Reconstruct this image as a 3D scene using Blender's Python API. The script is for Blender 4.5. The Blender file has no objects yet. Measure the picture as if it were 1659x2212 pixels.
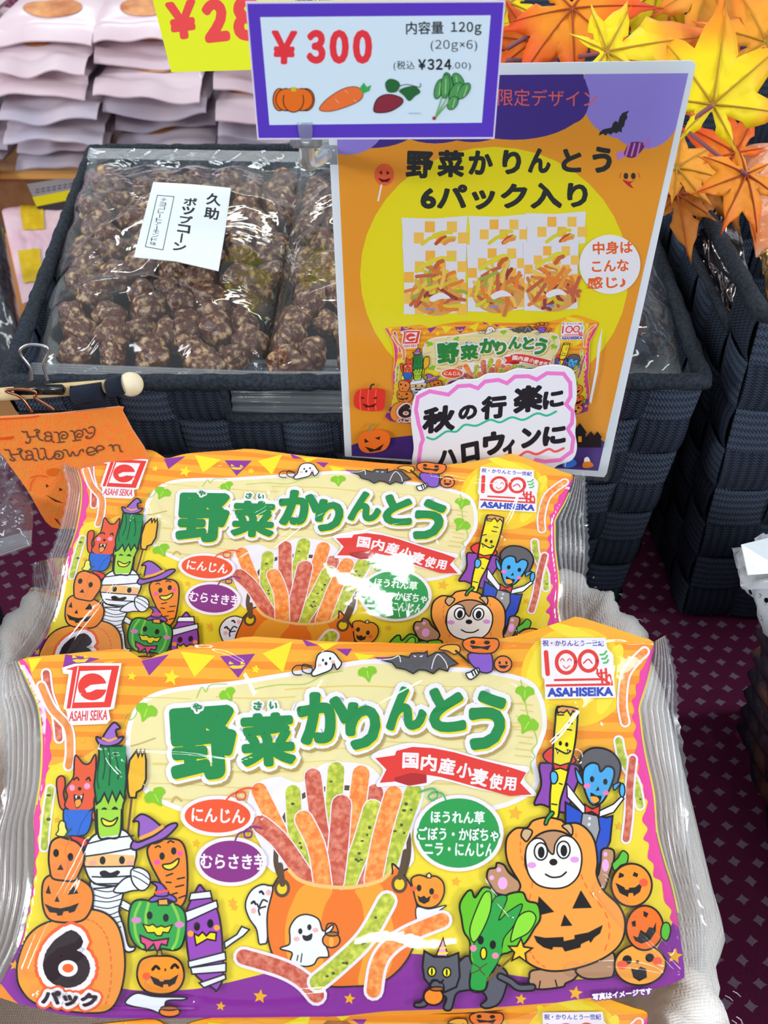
import bpy, bmesh, math, random
import numpy as np
from mathutils import Vector, Matrix, noise
from mathutils.geometry import delaunay_2d_cdt

# ------------------------------------------------------------------ camera, light, exposure
SC = bpy.context.scene
COL = SC.collection
IW, IH, FPX = 1659.0, 2212.0, 1915.0
PITCH = math.radians(45)
CAMZ = 0.5
cam_d = bpy.data.cameras.new('camera')
cam_d.sensor_fit = 'VERTICAL'
cam_d.sensor_height = 24.0
cam_d.lens = FPX / IH * 24.0
cam_d.clip_start = 0.01
cam_o = bpy.data.objects.new('camera', cam_d)
COL.objects.link(cam_o)
cam_o.location = (0, 0, CAMZ)
cam_o.rotation_euler = (math.pi / 2 - PITCH, 0, 0)
SC.camera = cam_o
cam_d.dof.use_dof = True
cam_d.dof.focus_distance = 0.43
cam_d.dof.aperture_fstop = 11.0

SC.view_settings.view_transform = 'Standard'
SC.view_settings.look = 'None'
SC.view_settings.gamma = 1.0
SC.view_settings.use_curve_mapping = False
SC.view_settings.exposure = -0.2

world = bpy.data.worlds.new('shop')
SC.world = world
world.use_nodes = True
_wt = world.node_tree; _bg = _wt.nodes['Background']; _bg.inputs[1].default_value = 0.62
_tc = _wt.nodes.new('ShaderNodeTexCoord'); _sx = _wt.nodes.new('ShaderNodeSeparateXYZ'); _wt.links.new(_tc.outputs['Generated'], _sx.inputs[0])
_nz = _wt.nodes.new('ShaderNodeTexNoise'); _nz.inputs['Scale'].default_value = 4.5; _nz.inputs['Detail'].default_value = 2; _wt.links.new(_tc.outputs['Generated'], _nz.inputs['Vector'])
_ad = _wt.nodes.new('ShaderNodeMath'); _ad.operation = 'MULTIPLY_ADD'; _ad.inputs[1].default_value = 1.5; _wt.links.new(_nz.outputs['Fac'], _ad.inputs[0]); _wt.links.new(_sx.outputs['Z'], _ad.inputs[2])
_rp = _wt.nodes.new('ShaderNodeValToRGB'); _wt.links.new(_ad.outputs[0], _rp.inputs[0])      # dim shop walls and shelves, pale ceiling
_rp.color_ramp.elements[0].position = .45; _rp.color_ramp.elements[0].color = (.16, .17, .22, 1)
_rp.color_ramp.elements[1].position = 1.0; _rp.color_ramp.elements[1].color = (.86, .93, 1.0, 1)
_e = _rp.color_ramp.elements.new(.78); _e.color = (.62, .60, .62, 1)
_wt.links.new(_rp.outputs[0], _bg.inputs[0])

def area(name, loc, aim, sx, sy, power, colr):
    d = bpy.data.lights.new(name, 'AREA')
    d.shape = 'RECTANGLE'; d.size = sx; d.size_y = sy; d.energy = power; d.color = colr
    o = bpy.data.objects.new(name, d); COL.objects.link(o)
    o.location = loc
    o.rotation_euler = (Vector(aim) - Vector(loc)).to_track_quat('-Z', 'Y').to_euler()
    return o
area('ceiling_or_fill_light', (-2.35, 0.1, 1.9), (0, .35, .1), 0.3, 1.8, 30, (0.93, 0.97, 1.0))
area('ceiling_or_fill_light', (2.0, 0.5, 2.1), (0, .35, .1), 0.3, 1.8, 22, (0.93, 0.98, 1.0))
area('ceiling_or_fill_light', (0.0, 2.9, 2.2), (0, .45, .1), 2.8, 0.25, 36, (0.93, 1.0, 0.97))
area('ceiling_or_fill_light', (0.12, -1.9, 1.95), (0, .4, .1), 0.5, 0.22, 12, (0.93, 1.0, 0.97))
area('ceiling_or_fill_light', (-2.7, -1.1, 1.3), (0, .4, .15), 0.8, 0.5, 46, (0.96, 0.98, 1.0))  # added fill at front left, no ceiling lamp: brightens upright faces like the poster
area('ceiling_or_fill_light', (2.7, -1.1, 1.3), (0, .4, .15), 0.8, 0.5, 46, (0.96, 0.98, 1.0))  # matching added fill at front right, also no real lamp

# ------------------------------------------------------------------ maths helpers
SP, CP = math.sin(PITCH), math.cos(PITCH)
def ray(px, py):
    px = np.asarray(px, float); py = np.asarray(py, float)
    a = (px - IW / 2) / FPX; u = (IH / 2 - py) / FPX
    return np.stack([a, CP + u * SP, -SP + u * CP], -1)
CAM = np.array([0, 0, CAMZ])
def on_plane(px, py, p0, n):
    d = ray(px, py)
    t = ((np.asarray(p0) - CAM) @ np.asarray(n)) / (d @ np.asarray(n))
    return CAM + d * t[..., None]
def at_z(px, py, z):
    return Vector(on_plane(px, py, (0, 0, z), (0, 0, 1)))
def at_y(px, py, y):
    return Vector(on_plane(px, py, (0, y, 0), (0, 1, 0)))
def homography(src, dst):
    A = []
    for (x, y), (u, v) in zip(src, dst):
        A.append([x, y, 1, 0, 0, 0, -u * x, -u * y, -u]); A.append([0, 0, 0, x, y, 1, -v * x, -v * y, -v])
    A = np.array(A, float)
    s = np.array([1e-3, 1e-3, 1, 1e-3, 1e-3, 1, 1e-6, 1e-6, 1e-3])
    _, _, vt = np.linalg.svd(A * s)
    return (vt[-1] * s).reshape(3, 3)
def apply_h(H, x, y):
    w = H[2, 0] * x + H[2, 1] * y + H[2, 2]
    return (H[0, 0] * x + H[0, 1] * y + H[0, 2]) / w, (H[1, 0] * x + H[1, 1] * y + H[1, 2]) / w

# ------------------------------------------------------------------ materials
def lin(h):
    h = h.lstrip('#')
    c = [int(h[i:i + 2], 16) / 255 for i in (0, 2, 4)]
    return tuple((v / 12.92 if v <= .04045 else ((v + .055) / 1.055) ** 2.4) for v in c) + (1,)
MATS = {}
def mat(name, hexc='#808080', rough=.5, spec=.3, metal=0, coat=0, noise_to=None, nscale=60, bump=0, bscale=200, sheen=0, trans=0, coords='Object', ndetail=4, lo=.35, hi=.65):
    if name in MATS: return MATS[name]
    m = bpy.data.materials.new(name); MATS[name] = m
    m.use_nodes = True
    nt = m.node_tree; b = nt.nodes['Principled BSDF']
    b.inputs['Base Color'].default_value = lin(hexc)
    b.inputs['Roughness'].default_value = rough
    b.inputs['Specular IOR Level'].default_value = spec
    b.inputs['Metallic'].default_value = metal
    b.inputs['Coat Weight'].default_value = coat
    b.inputs['Transmission Weight'].default_value = trans
    b.inputs['Sheen Weight'].default_value = sheen
    m.diffuse_color = lin(hexc)
    if noise_to or bump:
        tc = nt.nodes.new('ShaderNodeTexCoord')
    if noise_to:
        n = nt.nodes.new('ShaderNodeTexNoise'); n.inputs['Scale'].default_value = nscale; n.inputs['Detail'].default_value = ndetail
        nt.links.new(tc.outputs[coords], n.inputs['Vector'])
        r = nt.nodes.new('ShaderNodeValToRGB')
        r.color_ramp.elements[0].position = lo; r.color_ramp.elements[0].color = lin(hexc)
        r.color_ramp.elements[1].position = hi; r.color_ramp.elements[1].color = lin(noise_to)
        nt.links.new(n.outputs['Fac'], r.inputs['Fac']); nt.links.new(r.outputs['Color'], b.inputs['Base Color'])
    if bump:
        n2 = nt.nodes.new('ShaderNodeTexNoise'); n2.inputs['Scale'].default_value = bscale; n2.inputs['Detail'].default_value = 5
        nt.links.new(tc.outputs[coords], n2.inputs['Vector'])
        bp = nt.nodes.new('ShaderNodeBump'); bp.inputs['Strength'].default_value = 1; bp.inputs['Distance'].default_value = bump
        nt.links.new(n2.outputs['Fac'], bp.inputs['Height']); nt.links.new(bp.outputs['Normal'], b.inputs['Normal'])
    return m
def ink(hexc):
    """plain printing ink of one colour"""
    return mat('ink_' + hexc.strip('#'), hexc, rough=.55, spec=.2)
def film_mat(name, tint='#ffffff', gloss=1.0, rough=.06, ior=1.45, bump=0, bscale=60, milky=0, distort=0):
    if name in MATS: return MATS[name]
    m = bpy.data.materials.new(name); MATS[name] = m; m.use_nodes = True
    nt = m.node_tree; nt.nodes.clear()
    out = nt.nodes.new('ShaderNodeOutputMaterial')
    tr = nt.nodes.new('ShaderNodeBsdfTransparent'); tr.inputs[0].default_value = lin(tint)
    gl = nt.nodes.new('ShaderNodeBsdfGlossy'); gl.inputs['Roughness'].default_value = rough
    fr = nt.nodes.new('ShaderNodeFresnel')      # a thin film reflects alike from both sides
    geo = nt.nodes.new('ShaderNodeNewGeometry'); im = nt.nodes.new('ShaderNodeMapRange'); im.inputs[3].default_value = ior; im.inputs[4].default_value = 1 / ior
    nt.links.new(geo.outputs['Backfacing'], im.inputs[0]); nt.links.new(im.outputs[0], fr.inputs[0])
    mul = nt.nodes.new('ShaderNodeMath'); mul.operation = 'MULTIPLY'; mul.inputs[1].default_value = gloss; mul.use_clamp = True
    nt.links.new(fr.outputs[0], mul.inputs[0])
    mx = nt.nodes.new('ShaderNodeMixShader'); nt.links.new(mul.outputs[0], mx.inputs[0])
    src = tr.outputs[0]
    if milky:
        df = nt.nodes.new('ShaderNodeBsdfDiffuse'); df.inputs[0].default_value = (.85, .88, .92, 1)
        m0 = nt.nodes.new('ShaderNodeMixShader'); m0.inputs[0].default_value = milky
        nt.links.new(tr.outputs[0], m0.inputs[1]); nt.links.new(df.outputs[0], m0.inputs[2]); src = m0.outputs[0]
    nt.links.new(src, mx.inputs[1]); nt.links.new(gl.outputs[0], mx.inputs[2])
    nt.links.new(mx.outputs[0], out.inputs[0])
    if bump:
        tc = nt.nodes.new('ShaderNodeTexCoord')
        n2 = nt.nodes.new('ShaderNodeTexNoise'); n2.inputs['Scale'].default_value = bscale; n2.inputs['Detail'].default_value = 3
        n2.inputs['Distortion'].default_value = distort
        nt.links.new(tc.outputs['Object'], n2.inputs['Vector'])
        bp = nt.nodes.new('ShaderNodeBump'); bp.inputs['Distance'].default_value = bump
        nt.links.new(n2.outputs['Fac'], bp.inputs['Height'])
        nt.links.new(bp.outputs['Normal'], gl.inputs['Normal']); nt.links.new(bp.outputs['Normal'], fr.inputs['Normal'])
    return m

# ------------------------------------------------------------------ object helpers
def tag(o, label=None, cat=None, group=None, kind=None):
    if label: o['label'] = label
    if cat: o['category'] = cat
    if group: o['group'] = group
    if kind: o['kind'] = kind
    return o
def empty(name, loc, label, cat, group=None):
    o = bpy.data.objects.new(name, None); COL.objects.link(o); o.location = loc
    o.empty_display_size = .02
    return tag(o, label, cat, group)
def put(name, me, parent=None):
    """link a mesh given in world coordinates; keeps world place under its parent"""
    o = bpy.data.objects.new(name, me); COL.objects.link(o)
    if parent is not None:
        o.parent = parent
        base = parent; off = Vector((0, 0, 0))
        while base is not None:
            off = off + base.location; base = base.parent
        me.transform(Matrix.Translation(-off))
    return o
def mesh_from(verts, faces, mats, midx=None, smooth=True, normals=None):
    me = bpy.data.meshes.new('m')
    me.from_pydata([tuple(v) for v in verts], [], [tuple(f) for f in faces])
    for m in (mats if isinstance(mats, (list, tuple)) else [mats]): me.materials.append(m)
    if midx is not None: me.polygons.foreach_set('material_index', np.asarray(midx, np.int32))
    me.polygons.foreach_set('use_smooth', [smooth] * len(me.polygons))
    me.update()
    if normals is not None: me.normals_split_custom_set_from_vertices([tuple(n) for n in normals])
    return me
def bm_mesh(bm, mats, smooth=False):
    me = bpy.data.meshes.new('m'); bm.normal_update(); bm.to_mesh(me); bm.free()
    for m in (mats if isinstance(mats, (list, tuple)) else [mats]): me.materials.append(m)
    me.polygons.foreach_set('use_smooth', [smooth] * len(me.polygons))
    return me
def catmull(pts, n=6, closed=True):
    P = [np.array(p, float) for p in pts]; N = len(P); out = []
    rng = range(N) if closed else range(N - 1)
    for i in rng:
        if closed: p0, p1, p2, p3 = P[i - 1], P[i], P[(i + 1) % N], P[(i + 2) % N]
        else: p0, p1, p2, p3 = P[max(i - 1, 0)], P[i], P[i + 1], P[min(i + 2, N - 1)]
        for k in range(n):
            t = k / n
            out.append(.5 * ((2 * p1) + (-p0 + p2) * t + (2 * p0 - 5 * p1 + 4 * p2 - p3) * t * t + (-p0 + 3 * p1 - 3 * p2 + p3) * t ** 3))
    if not closed: out.append(P[-1])
    return np.array(out)
def tube(bm, path, rad, seg=10, mi=0, closed=False, caps=True):
    path = [Vector(p) for p in path]; n = len(path); rings = []
    up = Vector((0, 0, 1)); prev = None
    for i, p in enumerate(path):
        a = path[(i - 1) % n] if (closed or i > 0) else p
        b = path[(i + 1) % n] if (closed or i < n - 1) else p
        t = (b - a).normalized()
        if prev is None:
            u = t.cross(up)
            if u.length < 1e-3: u = t.cross(Vector((1, 0, 0)))
            u.normalize()
        else:
            u = (prev - t * prev.dot(t)).normalized()
        prev = u; v = t.cross(u)
        r = rad[i] if hasattr(rad, '__len__') else rad
        rings.append([bm.verts.new(p + (u * math.cos(k * math.tau / seg) + v * math.sin(k * math.tau / seg)) * r) for k in range(seg)])
    for i in range(n if closed else n - 1):
        A, B = rings[i], rings[(i + 1) % n]
        for k in range(seg):
            f = bm.faces.new((A[k], A[(k + 1) % seg], B[(k + 1) % seg], B[k])); f.material_index = mi; f.smooth = True
    if caps and not closed:
        for R in (rings[0][::-1], rings[-1]):
            f = bm.faces.new(R); f.material_index = mi
def box(bm, c, s, rot=None, mi=0):
    r = bmesh.ops.create_cube(bm, size=1)
    M = Matrix.Translation(c) @ (rot.to_4x4() if rot else Matrix()) @ Matrix.Diagonal((s[0], s[1], s[2], 1))
    bmesh.ops.transform(bm, matrix=M, verts=r['verts'])
    for v in r['verts']:
        for f in v.link_faces: f.material_index = mi
    return r['verts']

# ------------------------------------------------------------------ text outlines (Blender's own built-in font)
_fc = bpy.data.curves.new('lettering', 'FONT'); _fo = bpy.data.objects.new('lettering', _fc); COL.objects.link(_fo)
_tcache = {}
def glyphs(s, bold=0.0, shear=0.0, res=3, spacing=1.0):
    """2D triangles of a string at size 100: verts (n,2), tris, outline edges"""
    k = (s, round(bold, 3), shear, res, spacing)
    if k in _tcache: return _tcache[k]
    _fc.body = s; _fc.size = 100; _fc.offset = bold * 100; _fc.shear = shear; _fc.resolution_u = res; _fc.space_character = spacing
    dg = bpy.context.evaluated_depsgraph_get(); dg.update()
    me = bpy.data.meshes.new_from_object(_fo.evaluated_get(dg))
    me.calc_loop_triangles()
    v = np.array([(q.co.x, -q.co.y) for q in me.vertices]); t = np.array([tuple(q.vertices) for q in me.loop_triangles])
    cnt = {}
    for tr in t:
        for i in range(3):
            e = (min(tr[i], tr[(i + 1) % 3]), max(tr[i], tr[(i + 1) % 3])); cnt[e] = cnt.get(e, 0) + 1
    e = np.array([q for q, c in cnt.items() if c == 1])
    bpy.data.meshes.remove(me)
    _tcache[k] = (v, t, e)
    return _tcache[k]

# ------------------------------------------------------------------ printed artwork: flat shapes in stacking order
BLK = '#1e1b1c'
class Art:
    def __init__(s):
        s.items = []      # (verts (n,2), tris (m,3), colour, jitter (m,))
        s.o = (0, 0, 1)
        s.clip = None
    def T(s, x0, y0, sc): s.o = (x0, y0, sc)
    def m(s, p):
        p = np.asarray(p, float).reshape(-1, 2); return np.stack([s.o[0] + p[:, 0] / s.o[2], s.o[1] + p[:, 1] / s.o[2]], 1)
    def add(s, v, t, c, jit=None):
        if len(t) == 0: return
        s.items.append((np.asarray(v, float), np.asarray(t, int), c, np.zeros(len(t)) if jit is None else jit))
    def fill_px(s, P, c, clip=None):
        P = [tuple(p) for p in P]
        Q = [P[0]]
        for p in P[1:]:
            if abs(p[0] - Q[-1][0]) + abs(p[1] - Q[-1][1]) > 1e-3: Q.append(p)
        if abs(Q[0][0] - Q[-1][0]) + abs(Q[0][1] - Q[-1][1]) < 1e-3: Q.pop()
        if len(Q) < 3: return
        n = len(Q); vs = [Vector(q) for q in Q]; faces = [list(range(n))]
        if clip is not None:
            vs += [Vector(q) for q in clip]; faces.append(list(range(n, n + len(clip))))
        def ccw(f):
            a = sum(vs[f[i]].x * vs[f[(i + 1) % len(f)]].y - vs[f[(i + 1) % len(f)]].x * vs[f[i]].y for i in range(len(f)))
            return f if a > 0 else f[::-1]
        faces = [ccw(f) for f in faces]
        r = delaunay_2d_cdt(vs, [], faces, 1, 1e-4)
        v = np.array([tuple(q) for q in r[0]]); tr = []
        for f, of in zip(r[2], r[5]):
            if clip is None or (0 in of and 1 in of): tr.append(f)
        s.add(v, np.array([list(f) for f in tr]) if tr else [], c)
    def poly(s, c, pts, sm=1, ol=0, clip=None, olc=BLK, n=6):
        P = s.m(pts)
        if sm: P = catmull(P, n)
        if c: s.fill_px(P, c, clip)
        if ol: s.ribbon(P, olc, ol, True)
    def ribbon(s, P, c, w, closed=False):
        """mitred band along pixel points"""
        if c == BLK: w = w * 1.28
        P = np.asarray(P, float); Q = [P[0]]
        for p in P[1:]:
            if np.hypot(*(p - Q[-1])) > .25: Q.append(p)
        if closed and np.hypot(*(Q[0] - Q[-1])) < .25: Q.pop()
        P = np.array(Q); n = len(P)
        if n < 2: return
        V = []; Tt = []
        for i in range(n):
            a = P[i - 1] if (closed or i) else P[i]; b = P[(i + 1) % n] if (closed or i < n - 1) else P[i]
            d1 = P[i] - a; d2 = b - P[i]
            l1 = np.hypot(*d1); l2 = np.hypot(*d2)
            d1 = d1 / l1 if l1 > 1e-9 else d2 / l2; d2 = d2 / l2 if l2 > 1e-9 else d1
            n1 = np.array([-d1[1], d1[0]]); n2 = np.array([-d2[1], d2[0]])
            k = n1 + n2; kl = np.hypot(*k)
            k = k / kl if kl > 1e-6 else n1
            k = k * min(1 / max(k @ n1, .4), 2.2) * w / 2
            V += [P[i] + k, P[i] - k]
        for i in range(n if closed else n - 1):
            j = (i + 1) % n
            Tt += [(2 * i, 2 * i + 1, 2 * j + 1), (2 * i, 2 * j + 1, 2 * j)]
        Tt = np.array(Tt)
        if not closed:      # round ends
            for e, sg in ((0, 1), (n - 1, -1)):
                d = (P[e] - P[e + sg]); d = d / np.hypot(*d); b = len(V)
                ang = math.atan2(d[1], d[0])
                V.append(P[e])
                for q in range(7):
                    th = ang - math.pi / 2 + q * math.pi / 6
                    V.append(P[e] + np.array([math.cos(th), math.sin(th)]) * w / 2)
                Tt = np.vstack([Tt, [(b, b + 1 + q, b + 2 + q) for q in range(6)]])
        s.add(np.array(V), Tt, c)
    def line(s, c, pts, w, sm=1, closed=False, n=5):
        P = s.m(pts)
        if sm and len(P) > 2: P = catmull(P, n, closed)
        s.ribbon(P, c, w, closed)
    def ell(s, c, cx, cy, rx, ry, rot=0, ol=0, clip=None, olc=BLK):
        (X, Y), = s.m([(cx, cy)]); rx /= s.o[2]; ry /= s.o[2]; a = math.radians(rot)
        n = 16 if max(rx, ry) < 12 else 40
        P = [(X + rx * math.cos(t) * math.cos(a) - ry * math.sin(t) * math.sin(a), Y + rx * math.cos(t) * math.sin(a) + ry * math.sin(t) * math.cos(a)) for t in np.linspace(0, math.tau, n, endpoint=False)]
        if c: s.fill_px(P, c, clip)
        if ol: s.ribbon(P, olc, ol, True)
    def star(s, c, cx, cy, r, rot=0, ol=0):
        s.poly(c, [(cx + (r if k % 2 == 0 else r * .45) * math.sin(math.radians(rot) + k * math.pi / 5), cy - (r if k % 2 == 0 else r * .45) * math.cos(math.radians(rot) + k * math.pi / 5)) for k in range(10)], 0, ol)
    def halo(s, v, e, c, w):
        V = []; Tt = []; J = []
        if len(e) == 0: return
        for k, (a, b) in enumerate(e):
            p, q = v[a], v[b]; d = q - p; L = np.hypot(*d)
            if L < 1e-6: continue
            nn = np.array([-d[1], d[0]]) / L * w; i = len(V)
            V += [p + nn, p - nn, q - nn, q + nn]; Tt += [(i, i + 1, i + 2), (i, i + 2, i + 3)]; J += [(k % 9) * .05] * 2
        used = sorted(set(int(i) for i in e.ravel()))
        for k, a in enumerate(used):
            i = len(V); V.append(v[a])
            for q in range(8): V.append(v[a] + w * np.array([math.cos(q * math.tau / 8), math.sin(q * math.tau / 8)]))
            for q in range(8): Tt.append((i, i + 1 + q, i + 1 + (q + 1) % 8)); J.append(.5 + (k % 7) * .06)
        s.add(np.array(V), np.array(Tt), c, np.array(J))
    def fit(s, c, text, x0, y0, x1, y1, rot=0, bold=.02, shear=0, halos=(), res=3, spacing=1.0, shadow=None):
        """lettering fitted to a box (box given before rotation about its centre)"""
        v, t, e = glyphs(text, 0, shear, res, spacing)
        if len(v) == 0: return
        (X0, Y0), (X1, Y1) = s.m([(x0, y0), (x1, y1)])
        mn, mx = v.min(0), v.max(0)
        wb = bold * 100 * min((Y1 - Y0) / max(mx[1] - mn[1], 40), (X1 - X0) / max(mx[0] - mn[0], 20))
        X0 += wb; Y0 += wb; X1 -= wb; Y1 -= wb
        sc = np.array([(X1 - X0), (Y1 - Y0)]) / np.maximum(mx - mn, 1e-6)
        p = (v - mn) * sc + np.array([X0, Y0]); cen = np.array([(X0 + X1) / 2, (Y0 + Y1) / 2])
        a = math.radians(rot); R = np.array([[math.cos(a), -math.sin(a)], [math.sin(a), math.cos(a)]])
        p = (p - cen) @ R.T + cen
        for hc, hw, *off in halos:
            pp = p + (np.array(off[0]) if off else 0)
            s.halo(pp, e, hc, hw + wb)
            s.add(pp, t, hc)
        if shadow:
            ps = p + np.array(shadow[1])
            if wb > .3: s.halo(ps, e, shadow[0], wb)
            s.add(ps, t, shadow[0])
        if wb > .3: s.halo(p, e, c, wb)
        s.add(p, t, c)
    def row(s, c, text, x0, y0, x1, y1, bold=.02, gap=.12, rot=0):
        """characters one by one, natural widths, filling the box"""
        G = [glyphs(ch, 0, 0, 3, 1.0)[0] for ch in text]
        W = [max(g[:, 0].max() - g[:, 0].min(), 8) for g in G]; Ht = [(g[:, 1].min(), g[:, 1].max()) for g in G]
        top = min(h[0] for h in Ht); bot = max(h[1] for h in Ht); gp = gap * (bot - top); tot = sum(W) + gp * (len(G) - 1)
        kx = (x1 - x0) / tot; ky = (y1 - y0) / (bot - top); x = x0
        for k, ch in enumerate(text):
            dy = (x + W[k] * kx / 2 - (x0 + x1) / 2) * math.tan(math.radians(rot))
            s.fit(c, ch, x, y0 + (Ht[k][0] - top) * ky + dy, x + W[k] * kx, y0 + (Ht[k][1] - top) * ky + dy, rot, bold)
            x += (W[k] + gp) * kx
    # ---- turned into triangle soup
    def soup(s, pitch=None, keep=None):
        V, C, Z = [], [], []; cols = []
        for k, (v, t, c, j) in enumerate(s.items):
            if c not in cols: cols.append(c)
            tri = v[t]
            V.append(tri); C.append(np.full(len(t), cols.index(c))); Z.append(k + j)
        V = np.concatenate(V); C = np.concatenate(C); Z = np.concatenate(Z)
        if keep is not None:
            msk = keep(V.mean(1)); V, C, Z = V[msk], C[msk], Z[msk]
        if pitch:
            for fam in (lambda p: p[..., 0] / pitch, lambda p: p[..., 1] / pitch, lambda p: (p[..., 0] - p[..., 1]) / pitch):
                V, C, Z = split(V, C, Z, fam)
        return V, C, Z, cols

def split(V, C, Z, fam):
    doneV, doneC, doneZ = [], [], []
    for it in range(40):
        f = fam(V); mn = f.min(1); mx = f.max(1)
        a = np.floor(mn + 1e-5); b = np.ceil(mx - 1e-5)
        cr = (b - a) > 1.5
        doneV.append(V[~cr]); doneC.append(C[~cr]); doneZ.append(Z[~cr])
        if not cr.any(): break
        V, C, Z, f, a, b = V[cr], C[cr], Z[cr], f[cr], a[cr], b[cr]
        k = np.floor((a + b) / 2)[:, None]
        g = f - k
        pos = g > 0
        # the lone corner is the one whose side differs from the other two
        cnt = pos.sum(1)
        lone = np.where(cnt == 1, np.argmax(pos, 1), np.where(cnt == 2, np.argmin(pos, 1), 0))
        idx = np.arange(len(V)); i0 = lone; i1 = (lone + 1) % 3; i2 = (lone + 2) % 3
        A, B, D = V[idx, i0], V[idx, i1], V[idx, i2]; ga, gb, gd = g[idx, i0], g[idx, i1], g[idx, i2]
        tb = np.clip(ga / np.where(abs(ga - gb) < 1e-12, 1, ga - gb), 0, 1)[:, None]
        td = np.clip(ga / np.where(abs(ga - gd) < 1e-12, 1, ga - gd), 0, 1)[:, None]
        P = A + (B - A) * tb; Q = A + (D - A) * td
        V = np.concatenate([np.stack([A, P, Q], 1), np.stack([P, B, D], 1), np.stack([P, D, Q], 1)])
        C = np.tile(C, 3); Z = np.tile(Z, 3)
        ar = abs((V[:, 1, 0] - V[:, 0, 0]) * (V[:, 2, 1] - V[:, 0, 1]) - (V[:, 2, 0] - V[:, 0, 0]) * (V[:, 1, 1] - V[:, 0, 1]))
        ok = ar > 1e-4
        V, C, Z = V[ok], C[ok], Z[ok]
    return np.concatenate(doneV), np.concatenate(doneC), np.concatenate(doneZ)

STEP = 2.5e-6
def print_on(name, art, surf, parent, pitch=None, step=STEP, base=0.0, keep=None, mats=None):
    """lay the artwork on a surface; surf(x, y) gives points and unit normals. With pitch, follows a curved
    surface through a common grid of flat facets, so stacked shapes never cross."""
    V, C, Z, cols = art.soup(pitch, keep)
    P = V.reshape(-1, 2); z = np.repeat(Z, 3)
    if pitch:
        cen = np.repeat(V.mean(1), 3, 0)
        i = np.floor(cen[:, 0] / pitch); j = np.floor(cen[:, 1] / pitch)
        fc = cen / pitch - np.stack([i, j], 1); low = fc[:, 0] < fc[:, 1]      # which half of the cell
        fx = P[:, 0] / pitch - i; fy = P[:, 1] / pitch - j
        def S(a, b): return surf(a * pitch, b * pitch)
        p00, n00 = S(i, j); p11, n11 = S(i + 1, j + 1)
        pm, nm = S(np.where(low, i, i + 1), np.where(low, j + 1, j))
        w00 = np.where(low, 1 - fy, 1 - fx); w11 = np.where(low, fx, fy); wm = 1 - w00 - w11
        pos = p00 * w00[:, None] + p11 * w11[:, None] + pm * wm[:, None]
        nor = n00 * w00[:, None] + n11 * w11[:, None] + nm * wm[:, None]
        nor /= np.linalg.norm(nor, axis=1)[:, None]
    else:
        pos, nor = surf(P[:, 0], P[:, 1])
    pos = pos + nor * (base + z * step)[:, None]
    n = len(V); F = np.arange(n * 3).reshape(-1, 3)
    e1 = pos[F[:, 1]] - pos[F[:, 0]]; e2 = pos[F[:, 2]] - pos[F[:, 0]]
    fl = (np.cross(e1, e2) * nor[F[:, 0]]).sum(1) < 0
    F[fl] = F[fl][:, ::-1]
    ml = [(mats or {}).get(c) or (MATS[c] if c in MATS else ink(c)) for c in cols]
    me = bpy.data.meshes.new('m')
    me.vertices.add(n * 3); me.vertices.foreach_set('co', pos.ravel())
    me.loops.add(n * 3); me.loops.foreach_set('vertex_index', F.ravel().astype(np.int32))
    me.polygons.add(n); me.polygons.foreach_set('loop_start', np.arange(0, n * 3, 3, dtype=np.int32))
    for m in ml: me.materials.append(m)
    me.polygons.foreach_set('material_index', C.astype(np.int32))
    me.polygons.foreach_set('use_smooth', [True] * n)
    me.update(calc_edges=True); me.validate()
    if len(me.vertices) == n * 3: me.normals_split_custom_set_from_vertices(nor.tolist())
    return put(name, me, parent)

def flat_surf(p0, n, H=None, h=0.0):
    p0 = np.array(p0, float); n = np.array(n, float); n /= np.linalg.norm(n)
    if n @ (CAM - p0) < 0: n = -n
    def surf(x, y):
        X, Y = (x, y) if H is None else apply_h(H, x, y)
        P = on_plane(X, Y, p0 + n * h, n); return P, np.broadcast_to(n, P.shape)
    return surf, n
def slab(P, n, th, m, rim=0):
    """flat sheet of given outline (world points) and thickness"""
    P = np.asarray(P); n = np.asarray(n); k = len(P)
    V = np.concatenate([P, P - n * th]); F = [tuple(range(k)), tuple(range(2 * k - 1, k - 1, -1))] + [(i, i + k, (i + 1) % k + k, (i + 1) % k) for i in range(k)]
    me = mesh_from(V, F, m, smooth=False)
    bm = bmesh.new(); bm.from_mesh(me); bmesh.ops.recalc_face_normals(bm, faces=bm.faces); bm.to_mesh(me); bm.free()
    return me

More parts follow.
